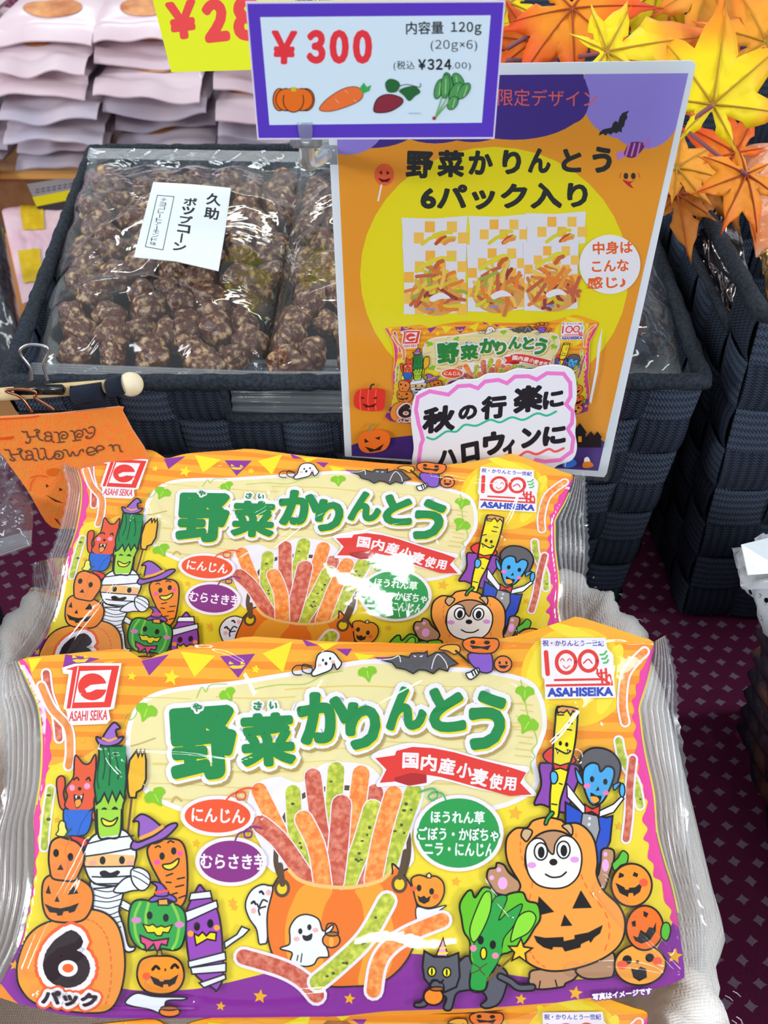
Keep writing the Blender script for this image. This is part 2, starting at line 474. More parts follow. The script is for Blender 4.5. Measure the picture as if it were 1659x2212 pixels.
# ================================================================== table and baskets
def nodes_of(m): return m.node_tree, m.node_tree.nodes, m.node_tree.links
def math_node(nt, op, a, b=None, clamp=False):
    n = nt.nodes.new('ShaderNodeMath'); n.operation = op; n.use_clamp = clamp
    for i, v in enumerate((a, b)):
        if v is None: continue
        if isinstance(v, (int, float)): n.inputs[i].default_value = v
        else: nt.links.new(v, n.inputs[i])
    return n.outputs[0]
def cloth_table():
    m = mat('maroon_cloth', '#571632', rough=.85, spec=.15)
    nt, N, L = nodes_of(m); b = N['Principled BSDF']
    tc = N.new('ShaderNodeTexCoord'); nz = N.new('ShaderNodeTexNoise'); nz.inputs['Scale'].default_value = 130; nz.inputs['Detail'].default_value = 1
    L.new(tc.outputs['Object'], nz.inputs['Vector'])
    sub = N.new('ShaderNodeVectorMath'); sub.operation = 'MULTIPLY_ADD'; sub.inputs[1].default_value = (.0022, .0022, 0); L.new(nz.outputs['Color'], sub.inputs[0]); L.new(tc.outputs['Object'], sub.inputs[2])
    rot = N.new('ShaderNodeMapping'); rot.inputs['Rotation'].default_value[2] = math.radians(4); L.new(sub.outputs[0], rot.inputs['Vector'])
    sp = N.new('ShaderNodeSeparateXYZ'); L.new(rot.outputs[0], sp.inputs[0])
    v = math_node(nt, 'DIVIDE', sp.outputs[1], .0108); row = math_node(nt, 'FLOOR', v)
    u = math_node(nt, 'ADD', math_node(nt, 'DIVIDE', sp.outputs[0], .0133), math_node(nt, 'MULTIPLY', row, .5))
    fu = math_node(nt, 'ABSOLUTE', math_node(nt, 'SUBTRACT', math_node(nt, 'FRACT', u), .5)); fv = math_node(nt, 'ABSOLUTE', math_node(nt, 'SUBTRACT', math_node(nt, 'FRACT', v), .5))
    # four-pointed little diamonds
    s = math_node(nt, 'ADD', math_node(nt, 'POWER', fu, .8), math_node(nt, 'POWER', fv, .8))
    mask = math_node(nt, 'LESS_THAN', s, .37)
    th = N.new('ShaderNodeTexWave'); th.inputs['Scale'].default_value = 650; th.inputs['Distortion'].default_value = 2; L.new(tc.outputs['Object'], th.inputs['Vector'])
    mask2 = math_node(nt, 'MULTIPLY', mask, math_node(nt, 'MULTIPLY_ADD', th.outputs['Fac'], .5)); mask2.node.inputs[2].default_value = .5
    mx = N.new('ShaderNodeMixRGB'); mx.inputs[1].default_value = lin('#782850'); mx.inputs[2].default_value = lin('#b49cb2'); L.new(mask2, mx.inputs[0]); L.new(mx.outputs[0], b.inputs['Base Color'])
    bp = N.new('ShaderNodeBump'); bp.inputs['Distance'].default_value = .0003; L.new(th.outputs['Fac'], bp.inputs['Height']); L.new(bp.outputs[0], b.inputs['Normal'])
    xs = np.linspace(-1.6, 1.6, 130); ys = np.linspace(-.4, 3.2, 150); X, Y = np.meshgrid(xs, ys)
    Z = -.0008 + .0008 * np.sin(X * 23 + Y * 9) * np.sin(Y * 17 - X * 5); V = np.stack([X, Y, Z], -1).reshape(-1, 3); nx = len(xs)
    F = [(j * nx + i, j * nx + i + 1, (j + 1) * nx + i + 1, (j + 1) * nx + i) for j in range(len(ys) - 1) for i in range(nx - 1)]
    o = put('tablecloth', mesh_from(V, F, m)); tag(o, 'maroon tablecloth woven with rows of pale little diamonds', 'tablecloth')
    bm = bmesh.new(); box(bm, (0, 1.4, -.025), (3.2, 3.6, .04)); o2 = put('table_top', bm_mesh(bm, mat('board', '#7a6a58'))); tag(o2, 'board under the maroon cloth', 'table')
cloth_table()

def strap_mat(name, hexc, swap):
    m = mat(name, hexc, rough=.75, spec=.25); nt, N, L = nodes_of(m); b = N['Principled BSDF']
    uv = N.new('ShaderNodeUVMap'); sp = N.new('ShaderNodeSeparateXYZ'); L.new(uv.outputs[0], sp.inputs[0])
    U, V = (sp.outputs[1], sp.outputs[0]) if swap else (sp.outputs[0], sp.outputs[1])
    pp = math_node(nt, 'PINGPONG', U, .0013)
    ph = math_node(nt, 'ADD', V, math_node(nt, 'MULTIPLY', pp, .9))
    w1 = math_node(nt, 'SINE', math_node(nt, 'MULTIPLY', ph, math.tau / .0019))
    w2 = math_node(nt, 'SINE', math_node(nt, 'MULTIPLY', U, math.tau / .0052))
    h = math_node(nt, 'ADD', w1, math_node(nt, 'MULTIPLY', w2, .8))
    bp = N.new('ShaderNodeBump'); bp.inputs['Distance'].default_value = .0005; bp.inputs['Strength'].default_value = .9; L.new(h, bp.inputs['Height']); L.new(bp.outputs[0], b.inputs['Normal'])
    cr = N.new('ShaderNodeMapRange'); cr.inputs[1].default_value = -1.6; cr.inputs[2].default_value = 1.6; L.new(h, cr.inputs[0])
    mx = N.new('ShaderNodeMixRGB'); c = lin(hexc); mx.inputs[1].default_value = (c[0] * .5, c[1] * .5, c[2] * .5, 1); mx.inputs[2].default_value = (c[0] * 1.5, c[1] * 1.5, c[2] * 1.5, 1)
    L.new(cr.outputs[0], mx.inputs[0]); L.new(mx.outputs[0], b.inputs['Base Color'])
    return m
SV = strap_mat('strap_vertical', '#2a3446', False); SH = strap_mat('strap_horizontal', '#424e62', True)  # horizontal straps lighter: the light they catch is put into their colour
def woven_wall(A, B, C, D, cell, hole=None, th=.004):
    """interlaced flat straps between four corners (bottom-left, bottom-right, top-right, top-left seen from outside)"""
    A, B, C, D = map(Vector, (A, B, C, D)); w = (B - A).length; h = (D - A).length
    nu = max(2, round(w / cell)); nv = max(2, round(h / cell)); n = (B - A).cross(D - A).normalized()
    V, F, Mi, UV = [], [], [], []
    K = 4; prof = [(-.0012), .0008, .0011, .0008, -.0012]
    for side in (1, -1):
        for i in range(nu):
            for j in range(nv):
                uc, vc = (i + .5) / nu, (j + .5) / nv
                if hole and hole[0] < uc < hole[2] and hole[1] < vc < hole[3]: continue
                ver = (i + j) % 2 == 0; base = len(V)
                for a in range(K + 1):
                    for b in range(K + 1):
                        u = (i + a / K) / nu; v = (j + b / K) / nv
                        p = (A * (1 - u) + B * u) * (1 - v) + (D * (1 - u) + C * u) * v
                        along = b if ver else a; across = a if ver else b
                        d = prof[along] + (-.0004 if across in (0, K) else 0)
                        V.append(p + n * side * (th / 2 + d)); UV.append((u * w, v * h))
                for a in range(K):
                    for b in range(K):
                        q = [base + a * (K + 1) + b, base + (a + 1) * (K + 1) + b, base + (a + 1) * (K + 1) + b + 1, base + a * (K + 1) + b + 1]
                        F.append(q if side > 0 else q[::-1]); Mi.append(0 if ver else 1)
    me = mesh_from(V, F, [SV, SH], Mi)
    ul = me.uv_layers.new(name='UVMap')
    for l in me.loops: ul.data[l.index].uv = UV[l.vertex_index]
    return me
def rim_tube(path, r, closed=True, seed=0):
    """tape-wrapped rim: thicker where each strap folds over"""
    P = [Vector(p) for p in path]; out, R = [], []
    n = len(P)
    for i in range(n if closed else n - 1):
        a, b = P[i], P[(i + 1) % n]; L = (b - a).length; k = max(2, int(L / .004))
        for j in range(k):
            s = j * L / k; out.append(a.lerp(b, j / k)); ph = (s % .026) / .026
            R.append(r * (1.06 if ph < .5 else .96) * (.9 if (ph < .06 or .48 < ph < .54) else 1))
    if not closed: out.append(P[-1]); R.append(r)
    bm = bmesh.new(); tube(bm, out, R, 12, closed=closed)
    me = bm_mesh(bm, RIMM, True); return me
RIMM = mat('rim_tape', '#20252d', rough=.8, spec=.2, noise_to='#333a44', nscale=500, bump=.0012, bscale=600)
def woven_basket(label, rim, bot, cell, r=.0046, holes=None, sides=(0, 1, 2, 3)):
    """rim/bot: corners FL, FR, BR, BL"""
    rim = [Vector(p) for p in rim]; bot = [Vector(p) for p in bot]; c = sum(bot, Vector()) / 4
    root = empty('woven_basket', (c.x, c.y, 0), label, 'basket', 'black woven strap baskets')
    for k in sides:
        a, b = k, (k + 1) % 4
        put('woven_side', woven_wall(bot[a], bot[b], rim[b], rim[a], cell, (holes or {}).get(k)), root)
        h = (holes or {}).get(k)
        if h:
            A, B, C_, D_ = bot[a], bot[b], rim[b], rim[a]; w = (B - A).length; hh = (D_ - A).length; nu = max(2, round(w / cell)); nv = max(2, round(hh / cell))
            i0 = min(i for i in range(nu) if (i + .5) / nu > h[0]) / nu; i1 = (max(i for i in range(nu) if (i + .5) / nu < h[2]) + 1) / nu
            j0 = min(j for j in range(nv) if (j + .5) / nv > h[1]) / nv; j1 = (max(j for j in range(nv) if (j + .5) / nv < h[3]) + 1) / nv
            f = lambda u, v: (A * (1 - u) + B * u) * (1 - v) + (D_ * (1 - u) + C_ * u) * v
            put('handle_edge', rim_tube([f(i0, j0), f(i1, j0), f(i1, j1), f(i0, j1)], .0028), root)
    put('rim', rim_tube(rim, r), root)
    put('base', mesh_from(bot, [(0, 1, 2, 3)], mat('basket_base', '#1c2026', rough=.8)), root)
    return root
woven_basket('large black woven basket behind the poster, holding bags of caramel popcorn', [(-.205, .389, .21), (.174, .390, .21), (.184, .69, .21), (-.228, .69, .21)], [(-.185, .399, .004), (.163, .399, .004), (.163, .67, .004), (-.195, .67, .004)], .0262,
             holes={0: (.34, .89, .8, 1.0)})
woven_basket('black woven basket at the right edge, filled with foil snack pouches', [(.194, .394, .25), (.56, .384, .25), (.56, .60, .25), (.193, .592, .25)], [(.212, .394, .004), (.54, .392, .004), (.54, .58, .004), (.206, .58, .004)], .032,
             holes={3: (.38, .86, .84, 1.0)})
woven_basket('black woven basket behind the maple leaves, at the back right', [(.06, .72, .26), (.74, .72, .26), (.74, 1.0, .26), (.06, 1.0, .26)], [(.08, .73, .004), (.72, .73, .004), (.72, .98, .004), (.08, .98, .004)], .034)
woven_basket('black woven basket at the left edge, under a clear bag', [(-.62, .20, .15), (-.232, .20, .15), (-.236, .36, .15), (-.62, .36, .15)], [(-.60, .21, .004), (-.25, .21, .004), (-.25, .355, .004), (-.60, .355, .004)], .03)

# ------------------------------------------------------------------ linen-lined tray
def linen(name, hexc):
    m = mat(name, hexc, rough=.9, spec=.1, sheen=.2); nt, N, L = nodes_of(m); b = N['Principled BSDF']
    tc = N.new('ShaderNodeTexCoord'); hs = None
    for ax in ('X', 'Y', 'Z'):
        w = N.new('ShaderNodeTexWave'); w.bands_direction = ax; w.inputs['Scale'].default_value = 260; w.inputs['Distortion'].default_value = 1.5; w.inputs['Detail'].default_value = 2; w.inputs['Detail Scale'].default_value = 2
        L.new(tc.outputs['Object'], w.inputs['Vector']); hs = w.outputs['Fac'] if hs is None else math_node(nt, 'ADD', hs, w.outputs['Fac'])
    bp = N.new('ShaderNodeBump'); bp.inputs['Distance'].default_value = .00018; L.new(hs, bp.inputs['Height']); L.new(bp.outputs[0], b.inputs['Normal'])
    return m
LIN = linen('linen', '#fbf7f2')
def lined_tray():
    root = empty('linen_tray', (-.035, .22, 0), 'white linen-lined tray under the stack of Halloween snack bags', 'tray')
    x0, x1, y0, y1 = -.208, .138, .086, .345
    def path(off, n=160):
        cx, cy = (x0 + x1) / 2, (y0 + y1) / 2; a, b = (x1 - x0) / 2 + off, (y1 - y0) / 2 + off; P = []
        for k in range(n):
            t = k / n * math.tau; c, s = math.cos(t), math.sin(t)
            P.append((cx + a * abs(c) ** .3 * math.copysign(1, c), cy + b * abs(s) ** .3 * math.copysign(1, s), t))
        return P
    prof = [(-.012, .008), (-.012, .05), (-.012, .088), (-.010, .098), (-.004, .104), (.001, .105), (.006, .102), (.009, .094), (.008, .07), (.002, .035), (-.004, .004)]
    V = []; n = 160
    for off, z in prof:
        for k, (x, y, t) in enumerate(path(off)):
            wv = (.0022 * math.sin(t * 17 + z * 30) + .0025 * math.sin(t * 7 + 1) + .0012 * math.sin(t * 41)) * min(1, z / .05)
            nx_, ny_ = math.cos(t), math.sin(t)
            V.append((x + nx_ * wv, y + ny_ * wv, z + (.003 * math.sin(t * 5 + .6) + .002 * math.sin(t * 13)) * min(1, z / .08)))
    F = [(a * n + i, a * n + (i + 1) % n, (a + 1) * n + (i + 1) % n, (a + 1) * n + i) for a in range(len(prof) - 1) for i in range(n)]
    V.append(((x0 + x1) / 2, (y0 + y1) / 2, .008)); F += [((i + 1) % n, i, len(V) - 1) for i in range(n)]
    put('linen_lining', mesh_from(V, F, LIN), root)
    # frayed hem threads
    rr = random.Random(3)
    for k in range(26):
        t = rr.uniform(-.9, 1.2); off = .010; cx, cy = (x0 + x1) / 2, (y0 + y1) / 2; a, b = (x1 - x0) / 2 + off, (y1 - y0) / 2 + off
        c, s = math.cos(t), math.sin(t); p = Vector((cx + a * abs(c) ** .3 * math.copysign(1, c), cy + b * abs(s) ** .3 * math.copysign(1, s), rr.uniform(.085, .1)))
        bm = bmesh.new(); tube(bm, [p, p + Vector((.002 * c, .002 * s, -.001)), p + Vector((.0035 * c + rr.uniform(-.001, .001), .0035 * s, -.004))], .00015, 5); put('loose_thread', bm_mesh(bm, LIN, True), root)
lined_tray()

# ------------------------------------------------------------------ caramel popcorn in clear pouches
def popcorn_proto(seed):
    rr = random.Random(seed); lobes = []
    for _ in range(rr.randint(9, 13)):
        v = Vector((rr.gauss(0, 1), rr.gauss(0, 1), rr.gauss(0, 1))).normalized(); lobes.append((v, rr.uniform(.5, 1)))
    bm = bmesh.new(); bmesh.ops.create_icosphere(bm, subdivisions=4, radius=1)
    for v in bm.verts:
        d = v.co.normalized(); k = max(w * max(0, d.dot(l)) ** 5 for l, w in lobes)
        r = .74 + .34 * k + .10 * noise.noise(d * 3.2 + Vector((seed, 0, 0))) + .05 * noise.noise(d * 8)
        v.co = d * r * .0118
    me = bm_mesh(bm, PM, True); return me
PM = mat('caramel', '#5c2a10', rough=.3, spec=.5, coat=.15, noise_to='#e6c08c', nscale=230, bump=.0016, bscale=300, lo=.5, hi=.7, ndetail=6)
PCO = [popcorn_proto(s) for s in range(6)]
POUCH = film_mat('pouch_film', '#fbfdff', gloss=1.5, rough=.05, ior=1.5, bump=.0022, bscale=24, milky=.02, distort=1.2)
def grid_surface(c4, hfun, nu, nv, n):
    V = []; c4 = [Vector(c) for c in c4]
    for j in range(nv + 1):
        for i in range(nu + 1):
            u, v = i / nu, j / nv; p = (c4[0] * (1 - u) + c4[1] * u) * (1 - v) + (c4[3] * (1 - u) + c4[2] * u) * v
            V.append(p + n * hfun(u, v))
    F = [(j * (nu + 1) + i, j * (nu + 1) + i + 1, (j + 1) * (nu + 1) + i + 1, (j + 1) * (nu + 1) + i) for j in range(nv) for i in range(nu)]
    return V, F
def popcorn_bag(label, c4, seed, count, lumps_label, bulge=.022):
    c4 = [Vector(c) for c in c4]; rr = random.Random(seed)
    n = (c4[1] - c4[0]).cross(c4[3] - c4[0]).normalized()
    root = empty('popcorn_bag', (c4[0] + c4[1] + c4[2] + c4[3]) / 4 - n * .02, label, 'bag of popcorn', 'clear bags of caramel popcorn')
    def top(u, v):
        e = max(0, 1 - abs(2 * u - 1) ** 3) * max(0, min(1, (v - .04) / .16)) * max(0, min(1, (.9 - v) / .25))
        w = .0016 * noise.noise(Vector((u * 5, v * 9, seed))) + .0011 * math.sin(u * 31 + 5 * math.sin(v * 8 + seed)) * (1 - e * .4)
        rd = .0042 * math.exp(-((v - .42 - .28 * u + .05 * math.sin(u * 7 + seed)) / .024) ** 2) + .003 * math.exp(-((v - .16 - .1 * math.sin(u * 4)) / .02) ** 2)
        crimp = .0006 * math.sin(v * 900) if v < .055 else 0
        return bulge * e ** .6 + w + rd * e + crimp
    V, F = grid_surface(c4, top, 90, 130, n); put('film_front', mesh_from(V, F, POUCH), root)
    V, F = grid_surface(c4, lambda u, v: -.004 - .012 * max(0, 1 - abs(2 * u - 1) ** 4) * max(0, 1 - abs(2 * v - 1) ** 6), 30, 30, n); put('film_back', mesh_from(V, F, film_mat('pouch_back', '#e8eef4', gloss=.6, rough=.2)), root)
    for (v0, v1, nm) in ((0.0, .05, 'bottom_seal'), (.93, .99, 'top_seal')):
        V, F = grid_surface([c4[0].lerp(c4[3], v0), c4[1].lerp(c4[2], v0), c4[1].lerp(c4[2], v1), c4[0].lerp(c4[3], v1)], lambda u, v: .0022 + .0007 * math.sin(v * math.tau * 6), 60, 48, n)
        put(nm, mesh_from(V, F, film_mat('seal_strip', '#f0f4f8', gloss=3, rough=.15, milky=.22)), root)
    # lumps, packed by rejection, two layers
    pts = []
    tries = 0; w = (c4[1] - c4[0]).length; hgt = (c4[3] - c4[0]).length
    while len(pts) < count and tries < 9000:
        tries += 1; u = rr.uniform(.08, .92); v = .09 + .78 * rr.random() ** 1.1; lay = 0 if len(pts) < count * .62 else 1
        if lay and v > .7: continue
        q = (u * w, v * hgt, lay * .009)
        if all((q[0] - o[0]) ** 2 + (q[1] - o[1]) ** 2 + (q[2] - o[2]) ** 2 * 1.4 > (.0152 if lay == 0 else .0145) ** 2 for o in pts): pts.append(q)
    for q in pts:
        u, v = q[0] / w, q[1] / hgt
        p = (c4[0] * (1 - u) + c4[1] * u) * (1 - v) + (c4[3] * (1 - u) + c4[2] * u) * v
        o = bpy.data.objects.new('popcorn_cluster', rr.choice(PCO)); COL.objects.link(o)
        s = rr.uniform(.85, 1.2); o.scale = (s * rr.uniform(.85, 1.15), s, s * rr.uniform(.8, 1)); o.location = p + n * (-.003 + q[2] * .9 - (.003 if v > .7 else 0)); o.rotation_euler = (rr.uniform(0, 6), rr.uniform(0, 6), rr.uniform(0, 6))
        tag(o, lumps_label, 'popcorn', lumps_label)
    return root, n, top
pz = .2
c4a = [at_z(62, 822, .2), at_z(575, 842, .2), at_z(668, 330, .222), at_z(196, 322, .222)]
c4b = [at_z(566, 842, .203), at_z(1040, 842, .203), at_z(1060, 330, .222), at_z(655, 330, .225)]
c4c = [at_z(1046, 842, .2), at_z(1486, 838, .2), at_z(1405, 470, .222), at_z(1050, 470, .222)]
PB1, _n, _t = popcorn_bag('clear popcorn bag with the white handwritten label, left in the basket', c4a, 1, 165, 'caramel popcorn cluster inside the labelled clear bag')
popcorn_bag('clear popcorn bag beside the labelled one, half behind the poster', c4b, 5, 115, 'caramel popcorn cluster in the bag half hidden by the poster')
popcorn_bag('nearly empty clear bag corner in the basket, right of the poster', c4c, 9, 0, '', bulge=.012)
# label
def plabel():
    A = Art(); A.T(0, 0, 1)
    A.fill_px([(333,395),(415,400),(497,408),(484,500),(470,583),(380,562),(291,553),(312,470)], '#e8f0f8')
    for ch, x, y in (('久', 462, 432), ('助', 457, 462)): A.fit('#26282c', ch, x - 16, y - 14, x + 16, y + 12, 8, .03)
    for k, ch in enumerate('ポップコーン'):
        x = 411 - k * 4.6; y = 436 + k * 19.5
        if ch == 'ー': A.line('#26282c', [(x + 1, y - 8), (x - 2, y + 9)], 4, 0)
        else: A.fit('#26282c', ch, x - 14, y - 9, x + 14, y + 9, 8, .04)
    A.line('#3a4248', [(340,422),(376,425),(352,540),(314,533)], 1.6, 0, True)
    for k, ch in enumerate('チョコレートアーモンド味'):
        x = 354 - k * 2.1; y = 432 + k * 8.6
        if ch == 'ー': A.line('#26282c', [(x, y - 3), (x - 1, y + 4)], 1.8, 0)
        else: A.fit('#26282c', ch, x - 7, y - 4, x + 7, y + 4, 8, .02)
    return A
lp0 = at_z(395, 490, .2455); ln_ = Vector((0.03, -.10, 1)).normalized()
lsurf, lnn = flat_surf(lp0, ln_)
lo = [(331,393),(415,398),(499,406),(486,500),(472,585),(380,564),(289,555),(311,470)]
LPn = on_plane([a[0] for a in lo], [a[1] for a in lo], lp0, lnn)
rl = put('paper_label', slab(LPn, lnn, .0004, mat('label_paper', '#e8f0f8', rough=.5)), PB1); rl['label'] = 'white label with vertical Japanese writing'
print_on('writing', plabel(), lsurf, rl, base=.00004)

# ------------------------------------------------------------------ foil pouches in the right basket
def foil_mat(name, a, b, rough=.22):
    return mat(name, a, rough=rough, metal=.9, noise_to=b, nscale=14, bump=.003, bscale=14)
def crumpled(name, label, cat, grp, c4, th, m, seed, amp=.006, parts=()):
    c4 = [Vector(c) for c in c4]; n = (c4[1] - c4[0]).cross(c4[3] - c4[0]).normalized()
    if n.z < 0: n = -n
    root = empty(name, sum(c4, Vector()) / 4 - n * th, label, cat, grp)
    def h(u, v):
        e = max(0, 1 - abs(2 * u - 1) ** 4) * max(0, 1 - abs(2 * v - 1) ** 4)
        q = Vector((u * 4 + seed, v * 4, seed * 2)); cr = abs(noise.noise(q)) + .5 * abs(noise.noise(q * 2.3)) + .1 * abs(noise.noise(q * 5))
        return th * e ** .5 + amp * (cr - .35)
    V, F = grid_surface(c4, h, 60, 60, n); k = len(V)
    V2, F2 = grid_surface(c4, lambda u, v: -th * max(0, 1 - abs(2 * u - 1) ** 4) * max(0, 1 - abs(2 * v - 1) ** 4) + amp * 0 - .001, 60, 60, n)
    put('pouch_body', mesh_from(list(V) + list(V2), F + [tuple(i + k for i in f)[::-1] for f in F2], m), root)
    for pn_, (u0, v0, u1, v1), pm in parts:
        V, F = grid_surface(c4, lambda u, v: 0, 14, 14, n)
        V = []
        for j in range(15):
            for i in range(15):
                u = u0 + (u1 - u0) * i / 14; v = v0 + (v1 - v0) * j / 14
                p = (c4[0] * (1 - u) + c4[1] * u) * (1 - v) + (c4[3] * (1 - u) + c4[2] * u) * v; V.append(p + n * (h(u, v) + .0012))
        put(pn_, mesh_from(V, F, pm), root)
    return root
G = 'foil snack pouches in the right basket'
gold = foil_mat('foil_gold', '#f0c070', '#ffe9b0'); silv = foil_mat('foil_silver', '#c8c8d0', '#8a7060', .12); orf = mat('foil_orange', '#f08a4a', rough=.3, noise_to='#ffd9c0', nscale=18, bump=.006, bscale=30, spec=.6)
crumpled('foil_pouch', 'orange pouch with white spots below the hanging maple leaf', 'snack pouch', G, [(.212, .46, .246), (.34, .445, .256), (.35, .555, .27), (.222, .558, .266)], .014, orf, 3, .004,
         parts=(('white_patch', (.42, .25, .62, .42), mat('patch_white', '#f2f0f4', rough=.35)), ('white_patch', (.7, .12, .9, .3), MATS['patch_white'])))
crumpled('foil_pouch', 'golden crumpled foil pouch leaning inside the right basket rim', 'snack pouch', G, [(.210, .405, .232), (.27, .40, .24), (.265, .465, .256), (.212, .458, .25)], .010, gold, 7, .009)
crumpled('foil_pouch', 'silver crumpled foil seen through the handle slot of the right basket', 'snack pouch', G, [(.212, .42, .17), (.225, .42, .19), (.225, .56, .24), (.212, .56, .20)], .008, silv, 11, .012)
crumpled('foil_pouch', 'pale crumpled pouch deep in the right basket under the golden foil', 'snack pouch', G, [(.26, .40, .215), (.42, .395, .215), (.42, .43, .232), (.26, .43, .232)], .012, mat('foil_pale', '#f0d8c8', rough=.3, spec=.6, noise_to='#f2a070', nscale=25), 15, .008)

# ------------------------------------------------------------------ lace-draped basket at the right edge
def lace_basket():
    root = empty('lace_basket', (.33, .21, 0), 'dark wicker basket with white crochet cloth, cut by the right edge', 'basket')
    wk = mat('wicker', '#2a2230', rough=.6, noise_to='#7a4a34', nscale=30, bump=.002, bscale=160, lo=.5, hi=.75)
    bm = bmesh.new(); x0t, x0b = .206, .230
    for k in range(15):
        z = .006 + k * .0098; t = k / 14; xl = x0b + (x0t - x0b) * t; o = .0022 * (1 if k % 2 else -1)
        P = [(xl + .02, .10, z)] + [(xl + .0022 * math.sin(j * 1.57 + (k % 2) * math.pi), .115 + j * .008, z) for j in range(24)] + [(xl + .02, .315, z), (.5, .315, z), (.5, .10, z)]
        tube(bm, P, .0052, 8, closed=True)
    put('wicker_body', bm_mesh(bm, wk, True), root)
    lace = mat('crochet', '#a9adb6', rough=.9, spec=.1); nt, N, L = nodes_of(lace); b = N['Principled BSDF']
    tc = N.new('ShaderNodeTexCoord'); vo = N.new('ShaderNodeTexVoronoi'); vo.inputs['Scale'].default_value = 230; L.new(tc.outputs['Object'], vo.inputs['Vector'])
    mr = N.new('ShaderNodeMapRange'); mr.inputs[1].default_value = .12; mr.inputs[2].default_value = .3; L.new(vo.outputs['Distance'], mr.inputs[0])
    v2 = N.new('ShaderNodeTexVoronoi'); v2.inputs['Scale'].default_value = 150; L.new(tc.outputs['Object'], v2.inputs['Vector'])
    gt = math_node(nt, 'GREATER_THAN', v2.outputs['Distance'], .27)
    L.new(math_node(nt, 'MAXIMUM', gt, 0.0), b.inputs['Alpha'])
    bp = N.new('ShaderNodeBump'); bp.inputs['Distance'].default_value = .001; L.new(mr.outputs[0], bp.inputs['Height']); L.new(bp.outputs[0], b.inputs['Normal'])
    prof = [(.34, .160), (.25, .162), (.222, .163), (.208, .164), (.200, .160), (.196, .152), (.194, .143), (.196, .134), (.199, .130)]
    V = []; ny = 60
    for j in range(ny + 1):
        y = .085 + (.325 - .085) * j / ny
        for i, (x, z) in enumerate(prof): V.append((x + .0022 * math.sin(y * 190 + i) * (i > 3), y, z + .0018 * math.sin(y * 120 + i * .7) + (.002 * math.sin(y * 600) if i == len(prof) - 1 else 0)))
    k = len(prof); F = [(j * k + i, j * k + i + 1, (j + 1) * k + i + 1, (j + 1) * k + i) for j in range(ny) for i in range(k - 1)]
    me = mesh_from(V, F, lace); put('crochet_cloth', me, root)
    # hanging back edge
lace_basket()
A = Art()
pr2 = empty('wrapped_sweet', (.215, .3, .175), 'clear wrapped item with a shiny silver label on the lace-draped basket', 'wrapped snack')
q = [at_z(1602, 1176, .180), at_z(1700, 1152, .176), at_z(1700, 1236, .174), at_z(1616, 1242, .174)]
nq = (q[1] - q[0]).cross(q[3] - q[0]).normalized(); nq = nq if nq.z > 0 else -nq
put('silver_label', slab([tuple(p) for p in q], tuple(nq), .0006, mat('silver_foil', '#dfe6ec', rough=.3, metal=.3, bump=.0008, bscale=60)), pr2)
crumpled_c = [q[3] + Vector((-.002, -.004, -.002)), q[2] + Vector((.02, -.004, -.002)), q[1] + Vector((.02, .004, -.003)), q[0] + Vector((-.002, .004, -.003))]
V, F = grid_surface([p - Vector((0, 0, .004)) for p in crumpled_c], lambda u, v: .003 * noise.noise(Vector((u * 4, v * 4, 2))), 30, 30, Vector((0, 0, 1)))
put('wrapper', mesh_from(V, F, film_mat('sweet_film', '#d8d4d0', gloss=3, rough=.1, milky=.3)), pr2)

# ------------------------------------------------------------------ clear bag deeper in the popcorn basket, seen through the front handle slot
def under_bag():
    c4 = [Vector((-.09, .402, .150)), Vector((.06, .402, .150)), Vector((.06, .43, .196)), Vector((-.09, .43, .196))]; n = (c4[1] - c4[0]).cross(c4[3] - c4[0]).normalized()
    root = empty('clear_bag', (-.015, .415, .14), 'clear bag edge seen through the handle slot of the popcorn basket', 'clear bag')
    V, F = grid_surface(c4, lambda u, v: .003 * noise.noise(Vector((u * 6, v * 4, 1))) + .0012 * math.sin(v * 60 + u * 3), 90, 60, n)
    put('film', mesh_from(V, F, film_mat('under_film', '#f4f8fb', gloss=3.5, rough=.12, bump=.001, bscale=60, milky=.35)), root)
under_bag()

# ------------------------------------------------------------------ clear bag on the left basket, dark pouch behind
def film_bag(name, label, cat, c4, seed, m, amp=.006, th=.02, back=None, seal=True, group=None):
    c4 = [Vector(c) for c in c4]; n = (c4[1] - c4[0]).cross(c4[3] - c4[0]).normalized()
    if n.z < 0: n = -n
    root = empty(name, sum(c4, Vector()) / 4 - n * .01, label, cat, group)
    def h(u, v):
        e = max(0, 1 - abs(2 * u - 1) ** 4) * max(0, 1 - abs(2 * v - 1) ** 4)
        q = Vector((u * 5 + seed, v * 5, seed)); return th * e ** .5 + amp * (abs(noise.noise(q)) + .4 * abs(noise.noise(q * 2.6)) - .3) * (.3 + e)
    V, F = grid_surface(c4, h, 80, 80, n); put('film', mesh_from(V, F, m), root)
    if back: 
        V, F = grid_surface(c4, lambda u, v: -.012 + .5 * th * max(0, 1 - abs(2 * u - 1) ** 4) * max(0, 1 - abs(2 * v - 1) ** 4), 20, 20, n); put('contents', mesh_from(V, F, back), root)
    if seal:
        V, F = grid_surface([c4[0], c4[1], c4[1].lerp(c4[2], .14), c4[0].lerp(c4[3], .14)], lambda u, v: .001 + .0006 * math.sin(v * math.tau * 7), 40, 56, n); put('bottom_seal', mesh_from(V, F, film_mat('seal_strip', gloss=3, milky=.22)), root)
    return root
film_bag('clear_bag', 'empty-looking clear bag with crimped seal beside the orange felt banner', 'clear bag', [at_z(-210, 1275, .156), at_z(68, 1180, .156), at_z(80, 960, .168), at_z(-160, 930, .168)], 4, film_mat('bag_film', '#eef2f6', gloss=2.0, rough=.05, bump=.001, bscale=30, milky=.08), .008, .012)
